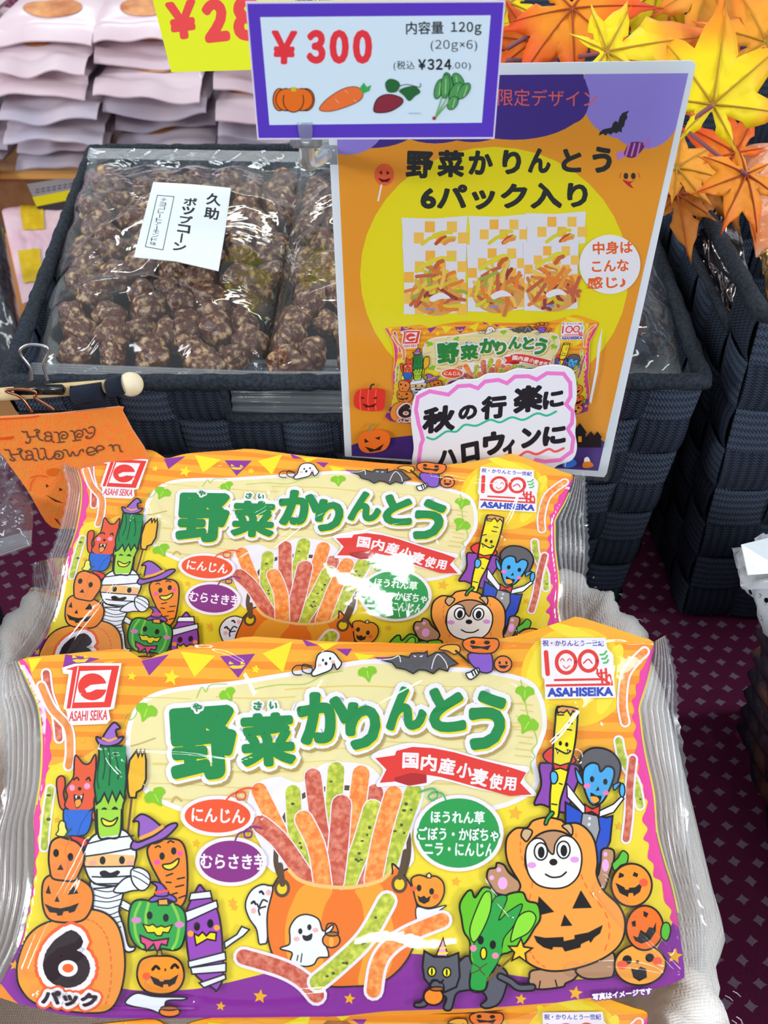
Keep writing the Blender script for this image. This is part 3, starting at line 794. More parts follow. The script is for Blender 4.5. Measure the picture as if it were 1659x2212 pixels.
dk = mat('dark_pack', '#10151f', rough=.16, spec=.7, noise_to='#2c2f3a', nscale=9, bump=.001, bscale=40)
film_bag('dark_pouch', 'glossy black pouch left of the popcorn basket', 'snack pouch', [at_z(-150, 860, .10), at_z(62, 800, .10), at_z(6, 480, .11), at_z(-230, 480, .11)], 8, dk, .006, .016, seal=False)

# ------------------------------------------------------------------ pale pouches with yellow labels, cardboard box, shelf tag
pale = mat('pale_film', '#d9bec8', rough=.3, spec=.5, noise_to='#ead6de', nscale=10)
ylab = mat('yellow_label', '#e8c01e', rough=.45, noise_to='#f0cf3a', nscale=90)
def box_open(name, label, x0, x1, y0, y1, z1, m, m2):
    root = empty(name, ((x0 + x1) / 2, (y0 + y1) / 2, 0), label, 'cardboard box'); t = .004
    for nm, c, s in (('side_panel', ((x0 + x1) / 2, y0, z1 / 2), (x1 - x0, t, z1)), ('side_panel', ((x0 + x1) / 2, y1, z1 / 2), (x1 - x0, t, z1)), ('side_panel', (x0, (y0 + y1) / 2, z1 / 2), (t, y1 - y0 - t, z1)), ('side_panel', (x1, (y0 + y1) / 2, z1 / 2), (t, y1 - y0 - t, z1)), ('bottom_panel', ((x0 + x1) / 2, (y0 + y1) / 2, .002), (x1 - x0, y1 - y0, .004))):
        bm = bmesh.new(); box(bm, c, s); bmesh.ops.bevel(bm, geom=bm.edges[:], offset=.0008, segments=2, affect='EDGES'); put(nm, bm_mesh(bm, m), root)
    bm = bmesh.new(); box(bm, ((x0 + x1) / 2, y0 - .001, z1 + .001), (x1 - x0, .009, .006)); bmesh.ops.bevel(bm, geom=bm.edges[:], offset=.0008, segments=2, affect='EDGES'); put('folded_edge', bm_mesh(bm, m2), root)
    return root
cb = mat('cardboard', '#7a5238', rough=.9, noise_to='#8a6244', nscale=60); cb2 = mat('cardboard_light', '#cf9a58', rough=.9)
box_open('cardboard_box', 'brown cardboard box under the stacks of pale snack pouches', -.62, -.02, .925, 1.2, .084, cb, cb2)
box_open('cardboard_box', 'low tan cardboard box holding flat pink packs, left of the popcorn basket', -.52, -.25, .62, .90, .03, mat('cardboard_tan', '#d09a62', rough=.9), cb2)
for c4, lab, sd in (([at_z(48, 655, .04), at_z(178, 640, .04), at_z(200, 440, .045), at_z(0, 440, .045)], 'flat pale pink pack with two yellow labels, nearest the popcorn basket rim', 3),):
    crumpled('pink_pack', lab, 'snack pack', None, c4, .008, mat('pink_pack_film', '#f4c8d8', rough=.35, spec=.4, noise_to='#fadfe8', nscale=14), sd, .002,
             parts=(('yellow_label', (.22, .62, .48, .98), ylab), ('yellow_label', (.1, .12, .4, .42), ylab)))
tg = empty('shelf_tag', at_y(130, 470, .915), 'small grey, yellow and black tag on the brown box front', 'tag')
tq = [(58,398),(176,378),(196,446),(92,470)]; tn = np.array([0, -.97, .25]); tp = np.array(at_y(130, 430, .915))
ts, tn = flat_surf(tp, tn); TQ = on_plane([a[0] for a in tq], [a[1] for a in tq], tp, tn)
put('card', slab(TQ, tn, .0008, mat('tag_grey', '#8f8a90', rough=.5)), tg)
A = Art(); A.fill_px([(70,426),(184,404),(190,424),(79,446)], '#d8c812'); A.fill_px([(79,446),(190,424),(196,446),(92,470)], '#3a3236')
for k in range(3):
    for i in range(9): A.line('#5a565e' if k < 2 else '#8a8488', [(78 + i * 12, 410 + k * 6 - i * 2.1 + (44 if k == 2 else 0)), (84 + i * 12, 409 + k * 6 - i * 2.1 + (44 if k == 2 else 0))], 3, 0)
print_on('printing', A, ts, tg, base=.0001)
snackc = mat('snack_brown', '#e8a468', rough=.5, noise_to='#b8683a', nscale=40, bump=.004, bscale=60)
kinds = [('top', 'topmost'), ]
def stack(xc, w, n, seed, where, y0=.93, z0=.086, dz=.0208, tilt=0, yl=True):
    rr = random.Random(seed)
    for k in range(n):
        z = z0 + k * dz + .011; x = xc + rr.uniform(-.006, .006); yy = y0 + rr.uniform(-.018, .018); top_ = k == n - 1
        root = empty('pale_pouch', (x, yy + .07, z - .011), '', 'snack pouch', 'pale snack pouches stacked in the box')
        names = ['bottom', 'second from the bottom', 'third from the bottom', 'fourth from the bottom', 'fifth from the bottom', 'sixth from the bottom', 'seventh from the bottom']
        root['label'] = ('pale snack pouch on top of the %s stack' % where) if top_ else ('pale snack pouch, %s in the %s stack' % (names[k], where))
        ang = rr.uniform(-.07, .07); nu, nv = 40, 36; V = []; lip = rr.uniform(.8, 1.3); sd = rr.uniform(0, 50)
        for s in (1, -1):
            for j in range(nv + 1):
                for i in range(nu + 1):
                    u, v = i / nu, j / nv; e = max(0, 1 - abs(2 * u - 1) ** 3.5) * max(0, min(1, (v - .16) / .2)) * max(0, min(1, (1 - v) / .2))
                    px = (u - .5) * w; py = v * .15
                    zz = s * (.0105 * e ** .55 + .0005) + .003 * noise.noise(Vector((u * 3 + sd, v * 3, k))) + (.0034 * math.sin(u * 5.2 * lip + sd) + .0012 * math.sin(u * 13 + sd * 2) - .009 * (1 - v / .16) ** 2 if v < .16 else 0)
                    V.append((x + px * math.cos(ang) - py * math.sin(ang), yy - .012 + px * math.sin(ang) + py * math.cos(ang), z + zz))
        kk = (nu + 1) * (nv + 1); F = [(j * (nu + 1) + i, j * (nu + 1) + i + 1, (j + 1) * (nu + 1) + i + 1, (j + 1) * (nu + 1) + i) for j in range(nv) for i in range(nu)]
        col = [mat('pale_lav', '#b9b2c6', rough=.3, spec=.5, noise_to='#d6c8d2', nscale=12), pale][1 if k >= n - 3 else 0]
        Fa = F + [tuple(q + kk for q in f)[::-1] for f in F]
        put('film', mesh_from(V, Fa, col), root)
        # contents showing through the film, and a label
        def patch(nm, u0, v0, u1, v1, m_, rnd=True):
            PV = []; m1, m2 = 18, 12
            for j in range(m2 + 1):
                for i in range(m1 + 1):
                    a, b = i / m1 * 2 - 1, j / m2 * 2 - 1
                    if rnd: a, b = a * math.sqrt(1 - b * b / 2), b * math.sqrt(1 - a * a / 2)
                    u = (u0 + u1) / 2 + a * (u1 - u0) / 2; v = (v0 + v1) / 2 + b * (v1 - v0) / 2
                    ii = min(nu, max(0, u * nu)); jj = min(nv, max(0, v * nv)); i0, j0 = min(int(ii), nu - 1), min(int(jj), nv - 1); fu, fv = ii - i0, jj - j0
                    g = lambda q, r: Vector(V[r * (nu + 1) + q])
                    p = (g(i0, j0) * (1 - fu) + g(i0 + 1, j0) * fu) * (1 - fv) + (g(i0, j0 + 1) * (1 - fu) + g(i0 + 1, j0 + 1) * fu) * fv
                    PV.append(p + Vector((0, -.0003, .0009)))
            PF = [(j * (m1 + 1) + i, j * (m1 + 1) + i + 1, (j + 1) * (m1 + 1) + i + 1, (j + 1) * (m1 + 1) + i) for j in range(m2) for i in range(m1)]
            put(nm, mesh_from(PV, PF, m_), root)
        if k >= n - 3 or rr.random() < .4:
            a0 = rr.uniform(.05, .3); patch('window', a0, .2, a0 + rr.uniform(.4, .6), .44, snackc)
        if top_ and yl: patch('yellow_label', .28, .50, .62, .64, ylab, False)
stack(-.340, .100, 7, 1, 'leftmost')
stack(-.230, .104, 7, 2, 'second')
stack(-.120, .100, 6, 3, 'third')
stack(-.452, .10, 7, 4, 'far left, edge-cut')

# ================================================================== the snack bag's printed face (front-bag pixel frame)
BAG_SIL = [(39,1427),(95,1417),(150,1412),(250,1402),(280,1407),(310,1425),(340,1415),(380,1402),(500,1382),(550,1375),(690,1385),(830,1388),(955,1390),(1070,1382),(1155,1362),(1230,1337),(1260,1335),(1380,1375),(1412,1387),
 (1408,1422),(1395,1477),(1380,1525),(1382,1550),(1391,1624),(1412,1715),(1417,1800),(1435,1871),(1457,1948),(1478,2091),(1468,2117),(1399,2139),(1240,2160),(1100,2180),(860,2193),(500,2198),(200,2199),(90,2180),(0,2155),(-4,2135),
 (22,2085),(50,2020),(72,1909),(74,1800),(73,1765),(88,1684),(91,1569),(84,1525),(60,1470)]
SIL = [tuple(p) for p in catmull(BAG_SIL, 2)]
mat('crisp_orange', '#f4812f', rough=.6, noise_to='#ffbf6a', nscale=420, lo=.4, hi=.75)
mat('crisp_green', '#a8b830', rough=.6, noise_to='#e4e858', nscale=420, lo=.4, hi=.7)
mat('crisp_red', '#c9513a', rough=.6, noise_to='#f09a80', nscale=420, lo=.4, hi=.75)
mat('crisp_faded', '#e98a3a', rough=.6, noise_to='#f4a25a', nscale=300)

def eyes(A, pts, r=10, c=BLK):
    for x, y in pts: A.ell(c, x, y, r * .72, r)
def jack_mouth(A, x, y, w, h, c=BLK):
    A.poly(c, [(x - w, y - h * .7), (x - w * .35, y - h * .15), (x - w * .3, y + h * .1), (x - w * .05, y + h * .12), (x - w * .02, y - h * .1), (x + w * .4, y - h * .15), (x + w, y - h * .9),
               (x + w * .75, y + h * .4), (x + w * .3, y + h * .9), (x + w * .25, y + h * .5), (x - w * .05, y + h * .55), (x - w * .1, y + h), (x - w * .7, y + h * .5)], 0)
def crisp(A, c, pts, w, seeds=0, glow=0):
    P = catmull(pts, 6, False)
    if glow: A.ribbon(P, '#f6ecf6', w + glow, False)
    A.ribbon(P, c, w, False)
    if seeds:
        rr = random.Random(int(pts[0][0] * 7 + pts[0][1]))
        for _ in range(seeds):
            q = P[rr.randrange(2, len(P) - 2)]; o = A.o; A.o = (0, 0, 1)
            A.ell('#4b5a30', q[0] + rr.uniform(-w * .3, w * .3), q[1] + rr.uniform(-5, 5), rr.uniform(2, 5), rr.uniform(2, 4)); A.o = o

def bag_art():
    A = Art(); O = 3.4
    A.T(0, 0, 1)
    A.fill_px(SIL, '#f8e030')
    # orange sky with stripes
    org = [(0,1300),(1500,1300),(1500,1640),(1400,1655),(1330,1690),(1260,1680),(1190,1660),(1000,1640),(400,1640),(210,1632),(150,1640),(120,1652),(60,1660),(20,1640)]
    A.fill_px(org, '#fbb02c', SIL)
    for k in range(8):
        y = 1388 + k * 38
        top = [(x, y + 4 * math.sin(x / 90 + k)) for x in range(60, 1441, 60)]
        bot = [(x, y + 17 + 4 * math.sin(x / 110 + k * 2)) for x in range(1440, 59, -60)]
        A.fill_px(top + bot, '#f6921e', SIL)
    # moon
    A.ell('#fbd325', 1241, 1462, 116, 108, clip=SIL)
    for x, y, a, b in ((1165,1440,22,60),(1200,1540,50,14),(1310,1500,16,45),(1330,1420,14,30),(1240,1368,60,12),(1180,1500,12,20)):
        A.ell('#fae43a', x, y, a, b, 20, clip=SIL)
    # purple ground and orange strip
    A.poly('#8c2a9d', [(-20,2200),(-10,2130),(20,2065),(50,2040),(120,2080),(263,2135),(400,2138),(480,2125),(560,2106),(640,2088),(720,2080),(860,2062),(920,2062),(1000,2070),(1100,2105),(1230,2116),(1330,2104),(1400,2070),(1440,2015),(1470,1975),(1520,2000),(1500,2250),(-20,2250)], 1, clip=SIL)
    A.poly('#f39a20', [(640,2215),(800,2188),(900,2182),(1050,2177),(1200,2166),(1280,2164),(1200,2215)], 1, clip=SIL)
    A.poly('#f08a28', [(-10,2120),(40,2168),(110,2190),(250,2205),(200,2230),(-20,2215)], 1, clip=SIL)
    # magenta edge, thin yellow rim
    A.T(0, 1380, 2.9625)
    A.poly('#ec3f9f', [(100,130),(165,150),(205,240),(225,330),(255,400),(290,440),(300,500),(325,560),(330,640),(318,690),(330,760),(310,810),(318,880),(290,900),(290,960),(268,1010),(275,1060),(250,1110),(255,1180),(240,1244),(190,1244),(200,1000),(240,560),(200,420)], 1, clip=SIL)
    A.line('#f6e63a', [(120,150),(180,280),(240,420),(262,560),(268,700),(258,900),(222,1140),(225,1240)], 4)
    A.T(0, 1750, 2.9625)
    A.poly('#ec3f9f', [(205,0),(262,0),(250,60),(262,130),(240,180),(250,260),(228,330),(236,400),(215,450),(222,530),(195,580),(195,650),(170,690),(165,760),(140,850),(95,900),(75,960),(20,1080),(-30,1150),(0,1000),(120,800),(190,500)], 1, clip=SIL)
    A.T(1050, 1330, 2.724)
    A.poly('#ec3f9f', [(985,180),(950,250),(922,310),(905,330),(900,390),(880,410),(882,470),(858,500),(872,560),(858,600),(882,650),(866,700),(888,750),(874,820),(900,880),(892,950),(925,1000),(915,1060),(950,1090),(938,1160),(955,1240),(1015,1280),(1010,1100),(935,800),(905,600),(905,530),(945,400),(990,250)], 1, clip=SIL)
    A.line('#f6e63a', [(975,300),(948,400),(905,530),(908,600),(935,800),(988,1050),(1002,1270)], 4)
    A.T(1050, 1750, 2.724)
    A.poly('#ec3f9f', [(945,0),(918,60),(950,110),(925,170),(958,200),(950,280),(985,320),(985,390),(1030,420),(1040,480),(1050,540),(1090,590),(1082,640),(1130,690),(1160,700),(1115,520),(1055,320),(1000,100),(990,0)], 1, clip=SIL)
    A.line('#f6e63a', [(1000,60),(1012,150),(1052,300),(1095,440),(1130,600)], 4)
    # yellow scallop clouds
    A.T(0, 1380, 2.9625)
    A.poly('#f8e030', [(290,940),(300,860),(340,815),(400,820),(470,800),(540,760),(620,720),(660,900),(640,1100),(280,1100)], 1)
    A.poly('#f9c43a', [(500,800),(560,740),(640,700),(640,760),(560,800)], 1)
    # bunting
    for col, p in (('#8f2f9b', [(418,100),(640,128),(520,165),(400,200)]), ('#f6e61e', [(180,130),(268,122),(205,216)]), ('#8f2f9b', [(905,140),(1080,100),(955,235)]),
                   ('#f6e61e', [(1155,82),(1378,108),(1245,245)]), ('#8f2f9b', [(1408,112),(1632,96),(1525,250)]), ('#f6d61e', [(660,150),(740,140),(690,170)])):
        A.poly(col, p, 0)
    A.T(500, 1380, 2.765)
    for col, p in (('#f6e61e', [(185,88),(365,15),(308,200)]), ('#8f2f9b', [(420,0),(520,40),(450,45)]), ('#f6e61e', [(510,30),(640,25),(560,70)]), ('#8f2f9b', [(625,60),(720,60),(690,105)]), ('#f6e61e', [(730,85),(860,100),(770,140)]), ('#8f2f9b', [(850,110),(960,110),(900,135)])):
        A.poly(col, p, 0)
    A.T(0, 1380, 2.9625)
    for (x, y, k) in ((1522, 165, 1.0), (520, 125, 1.0)):
        for dx in (-40, 35): A.poly('#f9d42a', [(x + dx - 14, y - 22 * k), (x + dx + 16, y - 5), (x + dx - 18, y)], 0)
        A.poly('#f9d42a', [(x - 58, y + 12), (x - 30, y + 5), (x, y + 8), (x + 50, y), (x + 25, y + 25), (x - 30, y + 28)], 0)
    for x, y, r in ((845,240,32),(1097,246,56),(1640,195,28),(530,650,24),(365,1160,24)): A.star('#f8e21c' if y < 600 else '#f6b52c', x, y, r, 10)
    A.T(500, 1380, 2.765); A.star('#f8e21c', 142, 182, 26, 10)
    A.T(0, 0, 1)
    for x, y, r in ((424,1822,10),(502,1950,11),(1113,1757,16),(985,1905,11),(1337,1785,10),(506,1960,9)): A.star('#f6b52c', x, y, r, 8)
    for x, y, r in ((477,2173,11),(562,2152,16),(755,2157,13),(1243,2145,16),(1125,2158,13),(1457,2065,18),(32,2085,12),(550,1925,8)): A.star('#f8b41e', x, y, r, 8)
    # tiny crisps floating at both sides
    for c, pts in (('crisp_red', [(100,1455),(106,1500),(122,1545),(128,1595)]), ('crisp_faded', [(90,1482),(112,1530),(146,1570),(152,1620),(148,1655)]), ('crisp_green', [(110,1705),(104,1745),(98,1795),(96,1830)]),
                   ('crisp_orange', [(1392,1408),(1370,1430),(1350,1462),(1344,1520),(1350,1560)]), ('crisp_green', [(1336,1600),(1345,1640),(1372,1690),(1382,1740)]), ('crisp_red', [(1366,1640),(1360,1700),(1358,1760),(1352,1812)])):
        crisp(A, c, pts, 15, 2 if 'green' in c else 0, glow=9)
    # wooden board
    sign = catmull([(282,1590),(288,1560),(305,1528),(340,1505),(400,1492),(500,1482),(600,1466),(700,1450),(780,1436),(850,1436),(960,1450),(1050,1456),(1110,1468),(1142,1480),(1158,1500),(1168,1530),(1171,1570),(1160,1605),(1147,1640),(1150,1700),(1060,1742),(900,1750),(700,1720),(500,1765),(440,1757),(370,1735),(320,1705),(295,1670),(283,1630)], 4)
    A.ribbon(sign, '#f4f0fa', 20, True)
    A.fill_px(sign, '#f0e2a6')
    rr = random.Random(5)
    for k in range(34):
        y = 1462 + k * 8.4; x = rr.uniform(300, 980); L = rr.uniform(60, 260)
        pts = [(x + q * L / 5, y + 5 * math.sin((x + q * L / 5) / 70) + (14 if x < 500 and y < 1500 else 0)) for q in range(6)]
        pts = [p for p in pts if 300 < p[0] < 1140 and 1480 < p[1] < 1735]
        if len(pts) > 2: A.ribbon(catmull(pts, 3, False), '#e6cf78', rr.uniform(1.5, 5))
    for y in range(1520, 1640, 14): A.ribbon([(1105 + rr.uniform(0, 20), y), (1150, y + 4)], '#e3cd84', 3)
    A.line('#c9b068', [(284,1612),(305,1606),(335,1595)], 3)
    A.line('#c9b068', [(372,1732),(380,1722),(392,1730)], 5)
    # vine leaves
    def leaf(x, y, r, rot):
        pts = []
        for a, k in ((0,1.15),(22,.75),(48,.7),(72,.95),(105,.85),(150,.5),(180,.25),(210,.5),(255,.85),(288,.95),(312,.7),(338,.75)):
            t = math.radians(a + rot); pts.append((x + r * k * math.sin(t), y - r * k * math.cos(t)))
        A.poly('#86c81e', pts, 1, n=3)
        A.line('#c8ea70', [(x, y), (x + r * .7 * math.sin(math.radians(rot)), y - r * .7 * math.cos(math.radians(rot)))], 1.5)
    A.line('#a8d048', [(265,1568),(272,1545),(284,1540),(280,1556),(292,1548),(300,1530),(310,1540),(318,1520)], 1.8)
    A.line('#a8d048', [(425,1508),(436,1485),(445,1495),(455,1480),(490,1478)], 1.8)
    A.line('#a8d048', [(545,1490),(600,1480),(660,1478),(700,1458),(740,1450)], 1.8)
    A.line('#a8d048', [(1125,1470),(1135,1520),(1140,1545),(1160,1600),(1148,1620),(1155,1635),(1146,1650),(1150,1672)], 1.8)
    for x, y, r, rt in ((318,1532,26,200),(490,1497,20,150),(793,1450,22,170),(334,1716,26,150),(1134,1492,22,185),(1142,1560,26,210)): leaf(x, y, r, rt)
    # pale glow behind the crisps
    A.poly('#f3edf6', [(545,1700),(600,1678),(650,1690),(700,1650),(790,1652),(840,1690),(905,1688),(915,1720),(890,1800),(870,1880),(610,1890),(560,1820),(535,1760)], 1)
    # bucket handle
    A.line('#5c4630', [(610,1902),(596,1860),(606,1790),(640,1730),(700,1705),(780,1705),(840,1730),(878,1790),(882,1850),(868,1900)], 11)
    # crisps in the bucket
    for c, pts, w in (('crisp_red', [(810,1712),(800,1800),(785,1900)], 36), ('crisp_green', [(726,1664),(722,1760),(735,1850)], 36), ('crisp_orange', [(780,1672),(765,1790),(755,1880)], 37),
                      ('crisp_red', [(676,1678),(688,1770),(706,1890)], 36), ('crisp_orange', [(560,1708),(600,1790),(640,1880)], 34), ('crisp_green', [(633,1712),(640,1800),(668,1895)], 33),
                      ('crisp_green', [(893,1712),(862,1800),(830,1890)], 38), ('crisp_green', [(805,1748),(780,1830),(750,1905)], 40), ('crisp_orange', [(850,1717),(826,1800),(806,1900)], 38),
                      ('crisp_red', [(738,1738),(731,1830),(722,1905)], 42), ('crisp_red', [(563,1780),(608,1820),(668,1908)], 38), ('crisp_orange', [(656,1770),(684,1830),(698,1912)], 38)):
        crisp(A, c, pts, w, 7 if 'green' in c else 0, glow=5)
    # bucket
    A.T(500, 1750, 2.765)
    B = catmull([(335,352),(275,410),(232,500),(213,620),(220,770),(270,900),(400,1000),(560,1045),(700,1050),(880,1030),(1000,950),(1080,830),(1112,690),(1102,540),(1060,430),(965,320),(960,380),(900,430),(780,465),(650,475),(500,460),(400,420)], 5)
    Bp = A.m(B)
    A.fill_px(Bp, '#f37a1f'); 
    for p in ([(345,345),(350,400),(440,450),(380,560),(330,700),(340,860),(380,980),(300,960),(250,850),(250,800)][2:] + [], ):
        pass
    A.poly('#f9a52c', [(440,445),(360,560),(322,700),(330,850),(380,985),(470,1020),(560,1040),(545,860),(530,720),(555,580),(600,470)], 1, clip=Bp)
    A.poly('#f9a52c', [(740,470),(780,560),(795,700),(790,850),(760,1045),(900,1010),(960,900),(970,720),(930,560),(880,435)], 1, clip=Bp)
    A.line('#f8c878', [(338,350),(400,412),(500,447),(650,462),(780,452),(900,415),(965,345)], 8)
    A.ribbon(Bp[:81], BLK, 3, False)
    for x, y in ((303,465), (1003,440)):
        A.ell('#5c4630', x, y, 48, 56); A.ell('#f6d21c', x, y + 2, 30, 34)
    A.line('#5c4630', [(290,330),(300,400),(305,440)], 13); A.line('#5c4630', [(1040,250),(1025,330),(1005,400)], 13)
    # ghosts
    A.poly('#f2f2fa', [(350,760),(350,700),(390,640),(450,622),(520,650),(548,720),(600,685),(605,705),(560,770),(580,850),(575,875),(520,880),(490,920),(430,930),(355,905),(362,850),(300,830),(298,818),(345,800)], 1, O * .8)
    eyes(A, ((412,722),(466,698)), 18); A.poly(BLK, [(425,745),(452,748),(483,735),(478,770),(450,780),(430,770)], 1)
    A.ell('#f9b8b8', 390, 768, 18, 14); A.ell('#f9b8b8', 503, 715, 18, 14)
    A.line(BLK, [(398,865),(392,895)], 2); A.line(BLK, [(422,855),(415,905)], 2)
    A.ell('#f28a1e', 597, 775, 52, 44, ol=O * .8); A.ell('#a87038', 603, 738, 36, 12, ol=2.4); A.ell('#f9b24a', 597, 785, 14, 30); A.line(BLK, [(560,735),(575,680),(620,680),(640,730)], 2.4)
    A.poly('#f2f2fa', [(248,470),(220,450),(180,445),(130,470),(95,520),(85,580),(110,650),(150,710),(165,790),(185,798),(215,775),(215,620)], 1, O * .8)
    A.line(BLK, [(170,490),(180,485),(192,500)], 4); A.line(BLK, [(122,555),(135,545),(145,560)], 4); A.line(BLK, [(155,560),(165,580),(175,560),(190,535),(215,545)], 3); A.line(BLK, [(170,625),(165,590),(205,575)], 3)
    A.ell('#f9b8b8', 133, 600, 16, 18); A.ell('#f9b8b8', 222, 492, 16, 18)
    # little pumpkin ghost right of the bucket
    A.poly('#f2f2fa', [(1105,580),(1180,590),(1280,568),(1240,600),(1190,640),(1115,670)], 1, 2)
    A.poly('#f49a2a', [(1075,410),(1120,388),(1170,400),(1220,395),(1262,430),(1270,490),(1245,550),(1200,580),(1140,578),(1105,550),(1085,470)], 1, O * .8)
    A.poly('#f3e0a8', [(1165,385),(1180,375),(1192,385),(1190,405),(1168,405)], 0, 2); eyes(A, ((1120,465),(1195,485)), 20)
    A.poly(BLK, [(1110,508),(1130,520),(1150,510),(1165,525),(1190,510),(1180,545),(1150,560),(1120,545)], 0); A.ell('#f06a3a', 1088, 468, 18, 16); A.ell('#f06a3a', 1218, 515, 18, 16)
    # front crisps
    A.T(0, 0, 1)
    crisp(A, 'crisp_red', [(527,2066),(608,2090),(655,2116),(684,2148)], 33, 0, 13)
    crisp(A, 'crisp_green', [(836,1946),(790,2025),(731,2083),(686,2120)], 34, 9, 13)
    crisp(A, 'crisp_orange', [(955,1987),(880,2018),(836,2050),(816,2085),(807,2138)], 31, 0, 13)
    # title
    A.T(0, 0, 1)
    tl = (('野',366,1527,513,1686,-4,.055),('菜',519,1541,638,1657,-3,.05),('か',643,1494,758,1607,-6,.055),('り',746,1519,822,1622,2,.055),('ん',832,1484,921,1579,-2,.055),('と',926,1486,1005,1583,-3,.055),('う',1008,1496,1092,1626,12,.055))
    for ch, a, b, c, d, r, bo in tl:
        A.fit('#c9b473', ch, a + 5, b + 7, c + 5, d + 7, r, bo, halos=(('#b59a58', 9.5),))
    for ch, a, b, c, d, r, bo in tl:
        A.fit('#f3ebf7', ch, a, b, c, d, r, bo, halos=(('#f3eefa', 11),))
    for ch, a, b, c, d, r, bo in tl:
        A.fit('#128a45', ch, a, b, c, d, r, bo, shadow=('#f2d81e', (3, 4)))
    for ch, a, b, c, d in (('や',417,1521,437,1539),('さ',548,1517,566,1536),('い',582,1518,600,1534)):
        A.fit('#128a45', ch, a, b, c, d, 8, .05, halos=(('#f6f2fa', 5),))
    # ribbon
    A.T(500, 1380, 2.765)
    A.poly('#f4eef8', [(835,700),(980,640),(1100,625),(1300,660),(1500,715),(1659,750),(1775,770),(1745,840),(1810,940),(1500,905),(1250,845),(1150,880),(960,880),(865,880),(905,785)], 1)
    A.poly('#b51f24', [(968,830),(1060,800),(1165,805),(1165,862),(1060,880),(965,850)], 0)
    A.poly('#e4362c', [(858,715),(985,697),(972,855),(885,862),(925,783)], 0)
    A.poly('#e4362c', [(985,672),(1080,648),(1200,655),(1330,680),(1500,728),(1659,768),(1758,800),(1722,862),(1790,932),(1659,940),(1480,892),(1250,828),(1080,800),(968,832),(975,700)], 0)
    A.T(0, 0, 1)
    for ch, a, b, c, d, r in (('国',869,1627,904,1661,2),('内',909,1631,943,1666,6),('産',947,1638,983,1674,9),('小',986,1649,1020,1682,12),('麦',1018,1661,1054,1698,12),('使',1056,1672,1085,1706,10),('用',1087,1679,1114,1708,6)):
        A.fit('#f8eef2', ch, a, b, c, d, r, .035)
    # flavour labels
    for col, cx, cy, rx, ry in (('#f0562a',471,1763,71,36), ('#8c2a84',500,1861,68,45), ('#1f9e4a',990,1800,88,75)):
        A.ell('#f6ecf2', cx, cy, rx + 9, ry + 8); A.ell(col, cx, cy, rx, ry)
    A.line('#f0562a', [(490,1728),(505,1715),(528,1712),(530,1725),(515,1728),(512,1712),(535,1703),(555,1706)], 4)
    A.line('#8c2a84', [(508,1818),(518,1800),(542,1796),(543,1808),(530,1808),(530,1795),(548,1786),(565,1790)], 4)
    A.line('#4fb56a', [(962,1728),(955,1715),(935,1712),(925,1722),(935,1730),(945,1718),(935,1704),(905,1712)], 4)
    A.fit('#fdf0ee', 'にんじん', 415, 1747, 530, 1778, 2, .03)
    A.fit('#fdf0fa', 'むらさき芋', 434, 1844, 577, 1878, 1, .03)
    A.fit('#eefaf0', 'ほうれん草', 930, 1752, 1046, 1780, 1, .035)
    A.fit('#eefaf0', 'ごぼう・かぼちゃ', 903, 1788, 1076, 1817, 1, .035, halos=(('#1f9e4a', 4),))
    A.fit('#eefaf0', 'ニラ・にんじん', 916, 1821, 1068, 1850, 1, .035)
    # maker's mark, left
    A.T(0, 1380, 2.9625)
    A.poly('#f4eef8', [(402,190),(480,165),(560,160),(782,162),(735,450),(700,460),(712,520),(690,548),(470,556),(445,540),(430,460),(412,450),(445,232),(410,228)], 0)
    A.poly('#e8362c', [(425,200),(500,178),(768,178),(712,442),(432,450),(470,205)], 0)
    A.line('#f4eef8', [(505,185),(488,290),(460,452)], 2.4, 0)
    A.poly('#f4eef8', [(518,212),(718,204),(672,408),(480,412)], 0)
    A.ell('#e8362c', 596, 312, 92, 86)
    A.poly('#f4eef8', [(548,325),(585,300),(690,290),(690,330),(620,328),(585,345),(560,348)], 0)
    A.fit('#e0424a', 'ASAHI SEIKA', 445, 462, 690, 528, -2, .03, shear=.25)
    # anniversary mark, right
    A.T(1050, 1330, 2.724)
    A.poly('#f4eef8', [(320,140),(700,135),(708,195),(745,235),(745,340),(752,420),(758,485),(345,495),(340,380),(325,360)], 0)
    A.fit('#4a4ab4', '祝・かりんとう一世紀', 330, 150, 690, 186, 0, .03)
    A.line('#e63a30', [(350,222),(360,348)], 10, 0)
    th = np.linspace(0, math.tau, 30)
    for cx, cy, r in ((468,280,56), (598,272,52)):
        A.line('#e63a30', [(cx + r * math.cos(t), cy + r * math.sin(t) * 1.12) for t in th], 8, 0)
    for cx in (468,):
        for dx in (-22, 20): A.line('#e63a30', [(cx + dx - 12, 272), (cx + dx, 258), (cx + dx + 12, 272)], 2)
        A.line('#e63a30', [(cx - 18, 300), (cx, 315), (cx + 20, 300)], 2)
    A.line('#e63a30', [(570,285),(598,262),(620,285)], 3)
    A.line('#e63a30', [(402,384),(690,378)], 5, 0); A.line('#e63a30', [(354,416),(736,408)], 5, 0)
    A.line('#e63a30', [(650,320),(660,360),(735,408)], 4); A.line('#e63a30', [(672,325),(680,400)], 5, 0); A.line('#e63a30', [(648,345),(705,340)], 4, 0); A.line('#e63a30', [(700,318),(705,398)], 5, 0); A.line('#e63a30', [(704,370),(720,352),(732,375),(734,400)], 4)
    for k in range(3): A.line('#4fc05a', [(668 + k * 10, 235 + k * 24), (690 + k * 8, 232 + k * 24), (704 + k * 5, 214 + k * 26)], 4)
    A.fit('#2c48b8', 'ASAHISEIKA', 358, 426, 742, 480, -1, .05)
    # top edge figures: ghost, bat, witch pumpkin
    A.T(500, 1380, 2.765)
